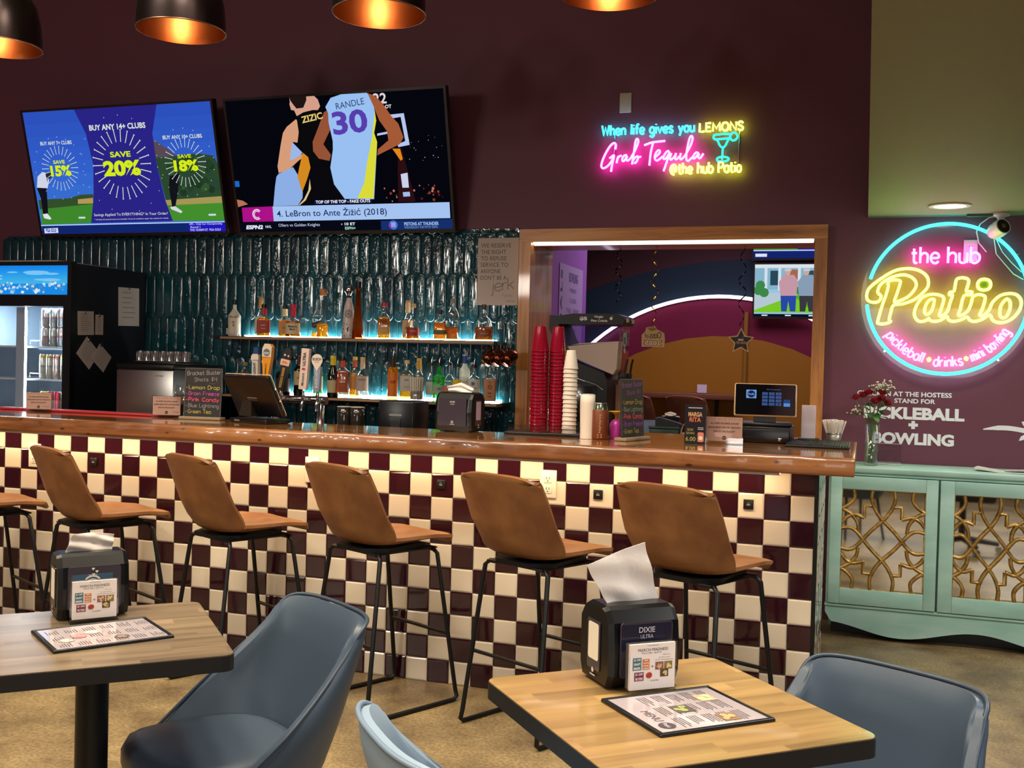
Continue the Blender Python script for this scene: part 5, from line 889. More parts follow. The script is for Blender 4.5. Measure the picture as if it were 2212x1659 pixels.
# ================================================================ fridge, ice machine, behind-bar things
fr = thing('display_fridge', 'tall black glass door drinks fridge with a bright blue lit header', 'fridge', (-5.16, 1.225, 0)); FBK = P('fridge_black', '0a0b11', .4); WI = P('fridge_inside', 'aebfcc', .5); FP = P('fridge_side', '14161f', .45)
b = MB(); b.box(-.48, .05, 0, -.45, .742, 2.005, FP).box(.43, .05, 0, .46, .742, 2.005, FP).box(-.45, .73, 0, .43, .742, 2.005, FP).box(-.45, .05, 1.76, .43, .73, 2.005, FP).box(-.45, .05, 0, .43, .73, .2, FP); b.build('cabinet_body', fr)
b = MB(); b.box(-.449, .72, .2, .429, .729, 1.76, WI).box(-.449, .05, .2, -.44, .72, 1.76, WI).box(.42, .05, .2, .429, .72, 1.76, WI).box(-.44, .05, 1.75, .42, .72, 1.759, WI).box(-.44, .05, .2, .42, .72, .21, WI); b.build('white_lining', fr)
b = MB(); b.box(-.48, .0, 1.725, .46, .05, 1.80, FBK).box(-.48, .0, 1.99, .46, .05, 2.015, FBK).box(.43, 0, 1.80, .46, .05, 1.99, FBK).box(-.48, 0, 1.8, -.45, .05, 1.99, FBK).box(.40, 0, 0, .46, .05, 1.725, FBK).box(-.48, 0, 0, -.44, .05, 1.725, FBK).box(-.44, 0, 0, .40, .05, .25, FBK); b.build('door_frame', fr)
b = MB(); b.box(-.45, .012, 1.80, .43, .03, 1.99, S('1a8ae6', 1.0)); M = FR((-.45, .0115, 1.80)); random.seed(5)
for k in range(30): b.rect(0, .19*(1-k/30*.62)-.004, .88, .19*(1-k/30*.62), S('%02x%02xe8' % (int(20+50*k/30), int(130+55*k/30)), 1.0), M, .0001)
for _ in range(10): b.disc(random.uniform(.02, .05), S('7cc4f4', 1.0), M @ TR(random.uniform(.1, .8), random.uniform(.09, .15), 0), .0006+.00005*_, 14, 0, 2.2, .25)
for k in range(80):
    x, y = random.uniform(0, .85), random.uniform(0, .062); s_ = random.uniform(.008, .022); a = random.uniform(0, 1.5); b.poly([(s_*math.cos(a+j*PI/2)*random.uniform(.7, 1.2), s_*math.sin(a+j*PI/2)*.7) for j in range(4)], S(random.choice(('cfe6f4', '9cd0f0', 'e8eaea', '5aa8e0', 'd8d4c8', '3f8ed0')), 1.0), M @ TR(min(.86, x+.02), y+.016, 0), .0012+.00003*k)
b.build('lit_header', fr, 'lit blue header with ice cubes'); 
MB().box(-.44, .02, .25, .40, .026, 1.725, glass('fridge_glass', (.96, .98, 1), .93)).build('glass_pane', fr); MB().box(-.03, .06, .25, .04, .075, 1.72, P('pale_post', 'a8b4c8', .4)).build('inner_post', fr, 'pale upright post')
for z in (.83, 1.04, 1.25, 1.465): MB().box(-.44, .07, z-.012, .42, .68, z, P('fridge_shelf', 'ccd6e0', .4)).tube([(.08, .072, z+.01), (.08, .072, z+.035), (.16, .072, z+.035), (.16, .072, z+.01)], .004, P('white_wire', 'dfe6ea', .4), 6).build('wire_shelf', fr)
MB().box(-.4, .08, 1.738, .38, .12, 1.748, E((.85, .95, 1.0), 160)).box(.404, .062, .3, .418, .074, 1.7, E((.85, .95, 1.0), 160)).box(.042, .06, .3, .05, .07, 1.7, E((.85, .95, 1.0), 160)).build('inside_light', fr)
MB().rbox(-.46, .06, 2.006, .3, .7, 2.03, P('cardboard_top', 'a89888', .7), .003).build('top_tray', fr)
def can(lab, x, z, h, c1, c2, lid='c8ccd0', y=1.33, txt=None, tc='3a3a4a', band=None):
    t = thing('drink_can', lab, 'can', (x, y, z), .4, 'cans in the fridge'); r = .0315 if h < .14 else .0285
    b = MB(); b.lathe([(r*.8, 0), (r, .01), (r, h*.55)], P('can_'+c1, c1, .25, .5), 20).lathe([(r, h*.55), (r, h-.014), (r*.86, h-.003)], P('can_'+c2, c2, .25, .5), 20)
    if txt: b.ctext(txt, C(tc), r*1.02, h*.5, .012, r*1.3, bold=.03)
    if band: b.lathe([(r*1.01, h*.84), (r*1.01, h*.91)], C(band), 20, caps=False)
    b.build('can_body', t); MB().lathe([(r*.86, h-.003), (r*.84, h), (r*.8, h-.003), (0, h-.003)], P('can_lid', lid, .25, .9), 18).build('lid', t)
for lv, z in (('lower', 1.4655), ('upper', 1.5905)):
    for k, (x, c1, c2, nm) in enumerate(((-4.985, 'c9c2c4', 'd4d0d2', 'silver and pink'), (-4.92, 'a8b4b4', 'c4ccc8', 'silver grey'), (-4.857, '98a4a8', 'b8a8a4', 'dull silver'), (-4.795, '1f3fb0', '2448c4', 'blue'))): can('%s can on the top fridge shelf, %s of its stack of two' % (nm, lv), x, z, .124, c1, c2, txt='LIGHT' if k < 3 else None, tc='8a3040')
for k, (x, c, bd, nm) in enumerate(((-5.0, 'd8dcd0', 'd8c838', 'tall white can with yellow band, leftmost'), (-4.945, 'd4d4cc', 'c8a830', 'tall white can with ochre band, second'), (-4.89, 'c8b8b0', '8a4a3a', 'tall beige can with brown band, third'), (-4.83, 'dfe6d4', 'd0d838', 'tall white can with lime band, fourth'), (-4.772, 'd0dcea', 'b04a4a', 'tall pale can with vertical lettering, fifth'))): can(nm+' from the left on the middle fridge shelf', x, 1.2505, .165, c, c, txt='NUTRL', tc='5a6a7a', band=bd)
for k, (x, c, bd, nm) in enumerate(((-4.985, 'd0c83a', 'e0d858', 'yellow'), (-4.93, 'c8ccb8', 'b84858', 'white and red'), (-4.875, 'c2606c', 'a02c40', 'crimson'), (-4.82, 'b8ccb0', '68a868', 'pale green'), (-4.765, 'c8d4e0', '88a8c8', 'pale blue'))): can('%s can on the bottom visible fridge shelf' % nm, x, 1.0405, .13, c, bd)
def clip_paper(lab, ys, x=-4.6985, text=12, dia=False):
    (y0, z0), (y1, z1), (y2, z2), (y3, z3) = ys; t = thing('paper_note', lab, 'paper', (x, (y0+y2)/2, (z0+z2)/2)); cy, cz = (y0+y2)/2, (z0+z2)/2
    u = Vector((0, y1-y0, z1-z0)); v = Vector((0, y0-y3, z0-z3)); w, h = u.length, v.length; M = FR((.0012, y3-cy, z3-cz), u, v-u*(v.dot(u)/u.dot(u)))
    b = MB(); b.box(0, 0, -.001, w, h, 0, P('note_paper', 'cfc2b6', .7), M)
    b.lines(C('8a8080'), M, w*.18, w*.82, h*.86, text, h*.78/text, h*.018, .0006)
    b.build('sheet', t); MB().lathe([(.008, 0), (.008, .006), (0, .007)], CHR, 12, Matrix.Translation((.001, (0 if not dia else y0-cy), z0-cz-.004 if not dia else z0-cz-.006)) @ RY(PI/2)).tube([(.006, -.012+(0 if not dia else y0-cy), z0-cz+.004), (.01, 0+(0 if not dia else y0-cy), z0-cz+.012), (.006, .012+(0 if not dia else y0-cy), z0-cz+.004)], .0018, CHR, 6).build('magnet_clip', t)
clip_paper('white certificate sheet held by a clip on the fridge side', ((1.678, 1.884), (1.897, 1.89), (1.895, 1.62), (1.685, 1.62)), text=6)
clip_paper('white printed slip, upper left of the notes on the fridge side', ((1.269, 1.697), (1.421, 1.703), (1.436, 1.546), (1.292, 1.543)), text=10)
clip_paper('narrow white slip right of the printed slip on the fridge side', ((1.448, 1.684), (1.525, 1.684), (1.528, 1.554), (1.456, 1.552)), text=8)
clip_paper('tilted white card, left of two hanging below the slips on the fridge side', ((1.395, 1.519), (1.519, 1.412), (1.404, 1.326), (1.28, 1.425)), text=6, dia=True)
clip_paper('tilted white card, right of two hanging below the slips on the fridge side', ((1.507, 1.488), (1.625, 1.397), (1.526, 1.305), (1.42, 1.39)), x=-4.6955, text=5, dia=True)
im = thing('ice_machine', 'stainless steel ice machine with black lid beside the fridge', 'ice machine', (-4.18, 1.3, .9)); DS = P('dark_side', '221d1c', .35)
MB().box(-.212, .012, 0, .212, .55, .435, DS).build('body', im); MB().rbox(-.216, 0, .03, .214, .012, .43, STEEL, .004).text('SCOTSMAN', C('5a5048'), FR((.11, -.0006, .395)), h=.008, z=.0005).build('front_door', im, 'brushed steel door'); MB().rbox(-.22, -.004, .436, .22, .55, .468, BLK, .006).build('lid', im)
b = MB(); b.rbox(-.11, .02, .4685, .215, .3, .487, BLK, .003); b.build('tray', im)
TUM = glass('tumbler_plastic', (.80, .78, .76), .72, .15)
for k in range(7):
    t = thing('tumbler', '%s clear tumbler from the left, upside down on the ice machine tray' % ORD[k], 'glass', (-4.268+.0565*k*1.02, 1.37, 1.3876), 0, 'tumblers on the ice machine') if k == 0 else None
    if k == 0:
        b = MB(); pr = [(.028, 0), (.025, .062), (.023, .066), (0, .066)]; b.lathe(pr, TUM, 24, caps=False)
        for a in range(12): b.tube([(.0275*math.cos(a*PI/6), .0275*math.sin(a*PI/6), .004), (.0252*math.cos(a*PI/6), .0252*math.sin(a*PI/6), .058)], .0016, TUM, 4)
        b.build('wall', t); MB().tube([(.028*math.cos(a*PI/12), .028*math.sin(a*PI/12), .001) for a in range(24)], .0013, P('rim_grey', 'a8a29a', .2), 5, True).build('rim', t); tu = t
    else: dup(tu, (-4.268+.0576*k, 1.37, 1.3876), 0, '%s clear tumbler from the left, upside down on the ice machine tray' % ORD[k], 'tumblers on the ice machine')
us = thing('underbar_station', 'low dark steel work station behind the bar counter', 'work station', (-2.3, .46, 0)); MB().box(-.8, .0, 0, .8, .34, .96, BC).build('body', us); MB().rbox(-.81, -.005, .961, .81, .35, .985, P('dark_steel', '3a3a3c', .3, .8), .004).build('worktop', us)
pr_ = thing('receipt_printer', 'black receipt printer behind the counter left of the napkin dispenser', 'printer', (-2.085, .54, .985)); MB().rbox(-.098, 0, 0, .098, .2, .24, P('printer_black', '0b0d11', .3), .008).build('body', pr_); b = MB(); b.box(-.035, -.003, .165, .035, .001, .175, C('77777a', .3)); b.prism([(-.032, .155), (.032, .155), (.02, .08), (-.02, .08)], .0005, .004, C('1c1c20', .3), FR((0, 0, 0))); b.build('paper_slot', pr_)
CUPK = P('smoked_plastic', '26221f', .12, coat=.4)
for k, (x, lab) in enumerate(((-2.385, 'left dark plastic cup holder stack behind the bar counter'), (-2.31, 'right dark plastic cup holder stack behind the bar counter'))):
    t = thing('cup_holder', lab, 'cup holder', (x, .56, .985), 0, 'dark cup holders'); MB().lathe([(.03, 0), (.036, .15), (.036, .2), (.032, .2), (.028, .02)], CUPK, 20).build('cup', t); MB().tube([(.036*math.cos(a*PI/12), .036*math.sin(a*PI/12), .2) for a in range(24)], .0025, P('rim_grey'), 6, True).build('rim', t)
# beer tower with its tap handles
bw = thing('beer_tower', 'chrome beer tower with five different tap handles behind the till', 'beer tower', (-2.69, .62, .985))
for x in (-.136, .136): MB().lathe([(.04, 0), (.04, .008), (.019, .014), (.019, .21)], CHR, 20, TR(x, 0, 0)).build('column', bw)
MB().tube([(-.26, 0, .225), (.17, 0, .225)], .022, CHR, 14).build('cross_pipe', bw)
HX = (-.228, -.168, -.075, .057, .143)
for x in HX: MB().tube([(x, -.01, .225), (x, -.05, .228), (x, -.062, .2), (x, -.066, .17)], [.011, .010, .009, .007], CHR, 10).lathe([(.008, .235), (.010, .25), (.006, .275)], CHR, 12, TR(x, -.05, 0)).build('faucet', bw)
def handle(x, lab, polys, texts=(), tilt=0, th=.026, extra=None):
    h = MB(); M0 = TR(x, -.05, .272) @ RY(tilt)
    for pts, c, d in polys: h.prism(pts, d, d+th if d == 0 else d+.003, C(c, .3), M0 @ FR((0, th/2, 0)))
    for t_, c, w, hh, px, py, rt in texts: h.text(t_, C(c), M0 @ FR((0, th/2, 0)), h=hh, w=w, x=px, y=py, z=th+.004, rot=rt, bold=.02)
    if extra: extra(h, M0 @ FR((0, th/2, 0)))
    return h.build('tap_handle', bw, lab)
handle(HX[0], 'grey block tap handle with blue top', [(rrect(-.018, .03, .018, .19, .004), 'b8b0a8', 0), ([(-.013, .19), (.02, .19), (.017, .225), (-.008, .225)], '123a68', 0), (rrect(-.022, .158, .022, .182, .003), 'c8bcae', .026)], (('BUD LIGHT', '2a2a38', .11, .016, 0, .09, PI/2),), 0, .026)
def wave(h, M): h.disc(.019, C('5a6470'), M @ TR(0, .2, 0), .0305, 20); h.rect(-.016, .196, .016, .2, C('c8ccd0'), M, .0312); h.rect(-.012, .19, .014, .193, C('c8ccd0'), M, .0312)
handle(HX[1], 'orange paddle tap handle with cream head', [([(-.011, .02), (.011, .02), (.018, .1), (.028, .17), (.028, .23), (.016, .245), (-.016, .245), (-.028, .22), (-.028, .17), (-.018, .1)], 'd98a14', 0), ([(-.027, .175), (.027, .175), (.028, .23), (.016, .245), (-.016, .245), (-.028, .22)], 'd2bfa8', .026)], (('SUMMER', '8a5a10', .09, .009, 0, .1, PI/2),), .06, .026, wave)
handle(HX[2], 'slanted black tap handle with dark helmeted head', [(rrect(-.019, .0, .019, .15, .003), '1a1512', 0), (rrect(-.026, .135, .026, .168, .003), 'd8a890', .026), ([(-.024, .168), (.024, .168), (.03, .185), (.022, .2), (.02, .218), (.006, .232), (-.012, .226), (-.02, .21), (-.026, .195)], '15161c', 0)], (('VOODOO RANGER', 'c0963c', .11, .016, 0, .07, PI/2), ('IPA', 'c04a28', .03, .013, 0, .151, 0)), .2, .026, lambda h, M: h.disc(.006, C('c8b8b0'), M @ TR(-.01, .19, 0), .027, 10).disc(.006, C('c8a060'), M @ TR(.012, .188, 0), .027, 10))
handle(HX[3], 'pale slab tap handle with a red ribbon mark', [(rrect(-.022, .01, .022, .225, .003), 'd3bcae', 0)], (('ULTRA', '2a2a30', .07, .017, .0, .17, PI/2), ('Michelob', '5a5258', .065, .014, .0, .065, PI/2)), .07, .024, lambda h, M: h.rect(-.009, .115, .009, .123, C('b81c3c'), M, .0285))
handle(HX[4], 'grey blue tap handle with a cream shield head', [([(-.011, .0), (.011, .0), (.02, .13), (-.02, .13)], '868da6', 0), ([(.032*math.cos(PI*k/14-.25)*1.0, .165+.032*math.sin(PI*k/14-.25)) for k in range(-1, 19)]+[(0, .108)], 'd8c8ba', .024)], (('BUSCH', '23233a', .05, .014, 0, .17, 0), ('LIGHT', '8a7a88', .026, .005, 0, .155, 0), ('BUSCH LIGHT', 'c8ccdc', .10, .013, 0, .07, PI/2)), 0, .024)
# ================================================================ on the bar counter
CZ = 1.104
t = thing('bar_mat', 'long red rubber rail mat along the back edge at the left end of the bar', 'bar mat', (-3.78, .36, CZ)); MB().rbox(-.62, -.035, 0, .5, .035, .012, P('red_rubber', 'a3242e', .4), .003).build('mat', t); MB().box(-.6, -.02, .0121, .48, .02, .013, P('red_dark', '7a1a22', .6)).build('ribs', t)
NOTEC = P('pink_card', 'd3ab9c', .5)
def counter_sign(lab, x, y, rz, k=1.0):
    t = thing('counter_sign', lab, 'sign', (x, y, CZ), rz, 'acrylic alcohol notices on the bar'); w, h = .075*k, .112*k
    MB().box(-w, -.03, 0, w, .03, .004, ACR).box(-w, -.004, .004, w, -.0015, h, ACR).box(-w, .003, .004, w, .0055, h, ACR).build('acrylic_stand', t)
    b = MB(); b.box(-w+.004, -.0012, .012, w-.004, .0025, h-.004, NOTEC); M = FR((0, -.0013, .012)); g = C('4a3030'); H = h-.016
    b.text('THE HUB PATIO', C('9c7a70'), M, w=w*1.75, h=H*.08, y=H*.92, z=.0004, space=1.4)
    for i, (l, ww) in enumerate((('ALL HARD ALCOHOL & GLASS', 1.5), ('DRINKS MUST STAY ON THE PATIO', 1.7), ('SIDE OF THE FACILITY', 1.15))): b.text(l, g, M, w=w*ww, h=H*.075, y=H*(.74-.17*i), z=.0004, bold=.03)
    b.disc(H*.085, C('2a2030'), M @ TR(0, H*.14, 0), .0004, 18); b.text('Patio', C('d3ab9c'), M, w=H*.12, h=H*.06, y=H*.14, z=.0007); chalk(b, 'Than', g, M, H*.1, w*.36, H*.12, w=w*.5, z=.0004, th=.08); b.build('printed_card', t)
counter_sign('small acrylic alcohol notice on the bar in front of the fridge', -4.10, .30, .35, .95); counter_sign('small acrylic alcohol notice on the bar beside the left chalkboard', -3.285, .31, .35, 1.0); counter_sign('larger acrylic alcohol notice on the bar left of the cash drawer', -.412, .31, .08, 1.08)
SLB = P('chalkboard', '232022', .6)
CHK = [('Bracket Buster', '8a8486'), ('Shots $4', '8a8486'), ('Lemon Drop', 'a59c48'), ('Brain Freeze', 'a84a9c'), ('Pink Candy', 'd84a6c'), ('Blue Lightning', '7a7a80'), ('Green Tea', '9a9448')]
def chalkboard(lab, x, y, rz, w, h, order, cols, tilt=-.06):
    t = thing('chalkboard', lab, 'chalkboard', (x, y, CZ), rz); Mt = RX(tilt)
    b = MB(); b.box(-w/2, -.003, .012, w/2, .003, h, SLB, Mt); b.build('board', t); MB().rbox(-w/2-.012, -.03, 0, w/2+.012, .03, .014, P('pale_wood', '8a7a64', .6), .002).build('wooden_base', t)
    b = MB(); M = Mt @ FR((-w/2, -.0032, 0)); f = C('5a565a')
    for a, c, d, e in ((0, .012, .003, h), (w-.003, .012, w, h), (0, h-.003, w, h)): b.rect(a, c, d, e, f, M, .0002)
    for i, k in enumerate(order):
        s_, c = CHK[k]; c = cols.get(k, c); y_ = h*(.855-.118*i-(.03 if i > 1 else 0)); hh = h*.072 if i else h*.08
        if i < 2: chalk(b, s_, C(c, .8), M, hh, w*(.06 if i == 0 else .26), y_, w=w*(.9 if i == 0 else .6), th=.13, slope=.05)
        else:
            b.rect(w*.04, y_+hh*.35, w*.09, y_+hh*.45, C(c, .8), M, .0008); chalk(b, s_, C(c, .8), M, hh, w*.12, y_, w=w*(.62 if len(s_) < 10 else .82), th=.16, slope=.0)
    b.rect(w*.66, h*.70, w*.84, h*.706, f, M, .0008); b.build('chalk_writing', t)
chalkboard('chalkboard listing shots beside the till screen', -3.045, .275, .12, .205, .262, range(7), {})
chalkboard('chalkboard turned sideways on the bar right of the pink glass', -.81, .28, 1.28, .205, .272, (0, 1, 2, 5, 4, 3, 6), {0: '8a5aa0', 1: '8a5aa0', 3: '8a4ab8', 5: '7a8a78'})
WG = glass('clear_glass', (.97, .97, .98), .86)
t = thing('goblet', 'clear stemmed glass on the bar left of the chalkboard', 'glass', (-3.20, .335, CZ), 0); MB().lathe([(.012, .07), (.03, .085), (.041, .115), (.042, .14), (.036, .17)], WG, 28, caps=False).build('bowl', t); MB().lathe([(.005, .004), (.005, .07)], WG, 12).build('stem', t); MB().lathe([(.033, 0), (.033, .003), (.005, .008)], WG, 24).build('foot', t)
# till seen from behind
t = thing('till_screen', 'black till screen on the bar seen from behind, right of the chalkboard', 'till', (-2.70, .25, CZ), -.3); PB = P('pos_black', '121013', .3); b = MB(); M = TR(.0, -.03, .135) @ RX(.5); b.rbox(-.165, -.012, -.112, .165, .01, .112, PB, .006, 2, M); b.build('screen_back', t); b = MB(); b.tube([(a, .011, c) for a, c in rrect(-.167, -.114, .167, .114, .01)] , .0022, P('pale_edge', 'd8b898', .3), 6, True, TR(0, -.03, .135) @ RX(.5)); b.build('screen_rim', t, 'pale screen edge')
b = MB(); b.prism([(-.04, .03), (.05, .03), (.05, .1), (.02, .125), (-.02, .1)], -.02, .03, P('pos_stand', '2b2622', .3), FR((-.07, .0, 0))); b.build('stand', t); b = MB(); b.rbox(-.13, -.075, 0, .14, .09, .022, PB, .006).text('Oracle', C('b8b0a8'), FR((-.09, -.0755, .012)), h=.008, z=.001, shear=.3) if False else b.rbox(-.13, -.075, 0, .14, .09, .022, PB, .006).text('Onsent', C('b8b0a8'), FR((-.07, -.0755, .012)), h=.009, z=.001, shear=.3); b.build('base', t); b = MB(); b.box(-.04, -.0145, -.01, .03, -.0122, -.004, C('77706a', .3), M).box(-.04, -.0145, -.02, .03, -.0122, -.016, C('55504a', .3), M); b.build('back_vent', t)
# cups
RC = P('red_cup', '8e0f2a', .18, trans=.25, ior=1.2, coat=.3); FC = P('foam_cup', 'dcd4c8', .6)
tr = thing('cup_tray', 'low black tray at the back of the bar holding the cup stacks', 'tray', (-1.24, .36, CZ)); MB().rbox(-.18, -.07, 0, .18, .07, .012, BLK, .003).build('base', tr); MB().box(-.16, -.068, .012, .16, -.066, .045, WG).build('clear_lip', tr)
def stack(kind, m, x, y, z, n, r0, r1, h, step, lab, grp):
    b = MB(); b.lathe([(r0, 0), (r0, .003), (r0*.985, .006), (r1, h-.004), (r1*.92, h), (0, h)], m, 28, caps=False); b.tube([(r0*math.cos(a*PI/14), r0*math.sin(a*PI/14), .0015) for a in range(28)], .0018, m, 6, True)
    o = b.build(kind, label=lab % ORD[n-1] if n > 1 else lab, cat='cup', group=grp, loc=(x, y, z))
    for k in range(1, n):
        c = o.copy(); COL.objects.link(c); c.location = (x+random.uniform(-.0012, .0012), y, z+k*step); c['label'] = lab % ORD[n-1-k]
stack('plastic_cup', RC, -1.268, .335, CZ+.0125, 24, .0415, .026, .118, .0162, '%s red plastic cup from the top of the left red stack', 'red cups upside down in stacks')
stack('plastic_cup', RC, -1.192, .372, CZ+.0125, 24, .0395, .026, .118, .0162, '%s red plastic cup from the top of the right red stack', 'red cups upside down in stacks')
stack('foam_cup', FC, -1.118, .33, CZ+.0125, 16, .033, .021, .085, .0198, '%s white foam cup from the top of the white stack', 'foam cups upside down in a stack')
t = thing('cup_sleeve', 'white plastic sleeve of lids standing right of the foam cups', 'sleeve', (-1.008, .235, CZ)); b = MB(); N = 24; L = [[(.034*(1+.05*math.sin(3*a+i))*math.cos(a)*(1 if i < 5 else .97), .03*(1+.05*math.sin(2*a+i*1.3))*math.sin(a), .196*i/5) for a in [2*PI*k/N for k in range(N)]] for i in range(6)]; b.add(sum(L, []), [(j*N+k, j*N+(k+1) % N, (j+1)*N+(k+1) % N, (j+1)*N+k) for j in range(5) for k in range(N)]+[tuple(range(5*N, 6*N))], P('white_sleeve', 'ded4c8', .5), None, True); b.build('sleeve', t); MB().lathe([(.0, .1965), (.03, .1965), (.026, .199), (0, .2)], FC, 20).build('top_lid', t)
t = thing('can_holder', 'brown leather can holder with a can in it on the bar', 'can holder', (-.95, .235, CZ), .2); KB = P('brown_leather', '6f3a20', .4, bump=((200, 200, 200), .2, .002)); b = MB(); b.lathe([(.033, 0), (.037, .006), (.037, .128), (.034, .132)], KB, 28); b.ctext('SOUTHERN BUD', C('a87858'), .0374, .07, .008, .07) if False else None
for k in range(9): b.rect(-.004, .03+k*.0095, .003+.002*(k % 3), .036+k*.0095, C('a8785a'), FR((0, -.0374, 0)), .0002)
for dx in (-.007, .007):
    for dz in (.012, .022): b.poly([(dx, dz-.005), (dx+.004, dz), (dx, dz+.005), (dx-.004, dz)], C('a8785a'), FR((0, -.0374, 0)), .0004)
b.build('leather_sleeve', t); MB().lathe([(.034, .132), (.028, .158), (.029, .162), (.026, .16), (0, .16)], P('can_top_green', '9aa890', .2, .9), 24).build('can_top', t, 'silvery green can top')
t = thing('party_goblet', 'upside down pink goblet with yellow foot on the bar', 'glass', (-.892, .30, CZ)); PK = P('pink_plastic', 'b83a9c', .3, coat=.3); YL = P('yellow_plastic', 'd8a818', .35)
MB().lathe([(.024, 0), (.026, .01), (.031, .05), (.028, .07), (.016, .085), (.006, .09)], PK, 28).build('bowl', t); MB().lathe([(.006, .09), (.006, .105), (.014, .115), (.035, .122), (.035, .125), (0, .125)], YL, 28).build('foot', t, 'yellow foot')
t = thing('drinks_card', 'black tented drinks card standing on the bar', 'card', (-.53, .26, CZ), .05); KC = P('black_card', '15121a', .3, coat=.3); b = MB()
b.box(-.045, -.02, 0, .045, -.0185, .168, KC).box(-.045, .0185, 0, .045, .02, .168, KC).box(.0435, -.0185, 0, .045, .0185, .168, KC).box(-.045, -.0185, 0, -.0435, .0185, .168, KC); b.build('card_sleeve', t)
b = MB(); M = FR((0, -.0201, 0)); g = C('c8a070'); b.lines(C('b8a8b0'), M, -.03, .03, .153, 1, .01, .004, .0004, 0); b.text('MARGA', g, M, h=.02, w=.06, y=.127, z=.0004, bold=.03); b.text('RITA', C('c86a4a'), M, h=.02, w=.05, y=.104, z=.0004, bold=.03); b.text('NOW', C('9a9a50'), M, h=.011, w=.026, x=-.02, y=.06, z=.0004); b.text('SERVING', C('9a9a50'), M, h=.010, w=.036, x=-.02, y=.045, z=.0004); b.text('6.00', C('a8a848'), M, h=.018, w=.042, x=-.018, y=.02, z=.0004); b.prism(rrect(.012, .008, .038, .05, .006), 0, .0006, C('c87a68'), M); b.disc(.009, C('dccfc0'), M @ TR(.025, .025, 0), .001, 14); b.lines(C('c8c0c0'), M, .012, .036, .068, 2, .007, .0025, .0004, 0)
M2 = FR((.0452, 0, 0), (0, 1, 0)); b.lines(C('8a8088'), M2, -.012, .012, .15, 8, .018, .004, .0003); b.build('print', t)
# till facing the camera, cash drawer
t = thing('cash_register', 'black cash drawer under the till screen on the bar', 'cash drawer', (-.275, .50, CZ)); MB().rbox(-.15, 0, 0, .13, .3, .072, PB, .004).build('drawer_body', t); b = MB(); b.rbox(-.146, -.006, .006, .126, 0, .06, PB, .002).box(-.1, -.0072, .022, .02, -.006, .028, C('050506', .3)).box(-.14, -.0072, .048, -.1, -.006, .052, C('77777a')); b.build('drawer_front', t); MB().lathe([(.009, 0), (.009, .004), (0, .005)], CHR, 16, FR((.085, -.006, .018))).build('lock', t)
t = thing('touch_till', 'touch screen till with keypad picture standing on the cash drawer', 'till', (-.265, .58, CZ+.0725), .1); b = MB(); b.rbox(-.12, -.06, 0, .12, .1, .018, PB, .006); b.build('base', t); MB().prism([(-.05, .01), (.05, .01), (.05, .08), (-.05, .08)], -.04, .02, PB, FR((0, 0, 0))).build('stand', t)
Mt = TR(0, -.04, .118) @ RX(-.32); M = Mt @ FR((0, -.008, 0)); b = MB(); b.rbox(-.138, -.008, -.078, .138, .01, .078, P('pos_rim', 'c8a880', .3), .008, 2, Mt); b.build('screen_case', t); b = MB(); b.prism(rrect(-.132, -.072, .132, .072, .006), 0, .0008, P('screen_glass', '07080c', .05, coat=.5), M); b.rect(-.085, .005, -.04, .045, S('7fb0f0', .7), M, .0014); b.disc(.017, S('16285a'), M @ TR(-.0625, .025, 0), .0018, 20); b.text('hub', S('a8c8f0'), M, h=.009, w=.026, x=-.0625, y=.025, z=.0022)
for i in range(3):
    for j in range(4): b.rect(-.015+i*.03, .022-j*.0165, .010+i*.03, .035-j*.0165, S('4a6aa8', .6), M, .0014); b.text('789456123C0.'[j*3+i], S('16203a'), M, h=.007, x=-.0025+i*.03, y=.0285-j*.0165, z=.0018)
b.rect(.08, -.011, .108, .002, S('3a5a94', .6), M, .0014); b.rect(.08, -.030, .108, -.014, S('5a9af0', .8), M, .0014); b.text('Enter your passcode', S('8aa0c8', .6), M, w=.06, h=.006, x=.035, y=.048, z=.0014); b.build('touch_screen', t, 'lit touch screen')
t = thing('menu_rack', 'stack of white menus standing behind the cash drawer by the oak jamb', 'menus', (-.075, .66, CZ)); MB().rbox(-.045, -.02, 0, .045, .06, .02, BLK, .003).build('holder', t)
MB().box(-.032, 0, .0205, .03, .04, .17, P('menu_paper', 'c8b8be', .5)).build('paper_stack', t)
t = thing('straw_tin', 'metal tin holding wrapped straws behind the rubber bar mat', 'tin', (.035, .79, CZ)); MB().lathe([(.03, 0), (.036, .042), (.033, .042), (.028, .004)], P('grey_tin', '8a8880', .4, .6), 24).build('tin', t); MB().tube([(.0365*math.cos(a*PI/12), .0365*math.sin(a*PI/12), .041) for a in range(24)], .0022, CHR, 6, True).build('rim', t)
SW = P('straw_paper', 'dcd2c6', .7)
def straws(cx, cy, z, n, h, r, lab, grp, spread):
    o = None
    for k in range(n):
        a = k*2.399; q = r*math.sqrt((k+.5)/n)
        if o is None: o = MB().tube([(0, 0, 0), (0, 0, h)], .0042, SW, 6).build('wrapped_straw', label=lab, cat='straw', group=grp); c = o
        else: c = o.copy(); COL.objects.link(c)
        c.location = (cx+q*math.cos(a), cy+q*math.sin(a), z+random.uniform(0, .004)); c.rotation_euler = (-spread*q/r*math.sin(a), spread*q/r*math.cos(a), 0)
straws(.035, .79, CZ+.005, 26, .098, .023, 'white paper wrapped straw standing in the tin by the oak jamb', 'wrapped straws in the metal tin', .34)
t = thing('straw_cup', 'clear cup holding a bundle of straws at the front of the lower shelf', 'cup', (-2.50, 1.755, LW)); MB().lathe([(.04, 0), (.044, .06), (.0435, .06), (.039, .003)], WG, 24).build('cup', t)
straws(-2.50, 1.755, LW+.004, 40, .138, .036, 'white paper wrapped straw in the bundle on the lower shelf', 'wrapped straws on the lower shelf', .06)
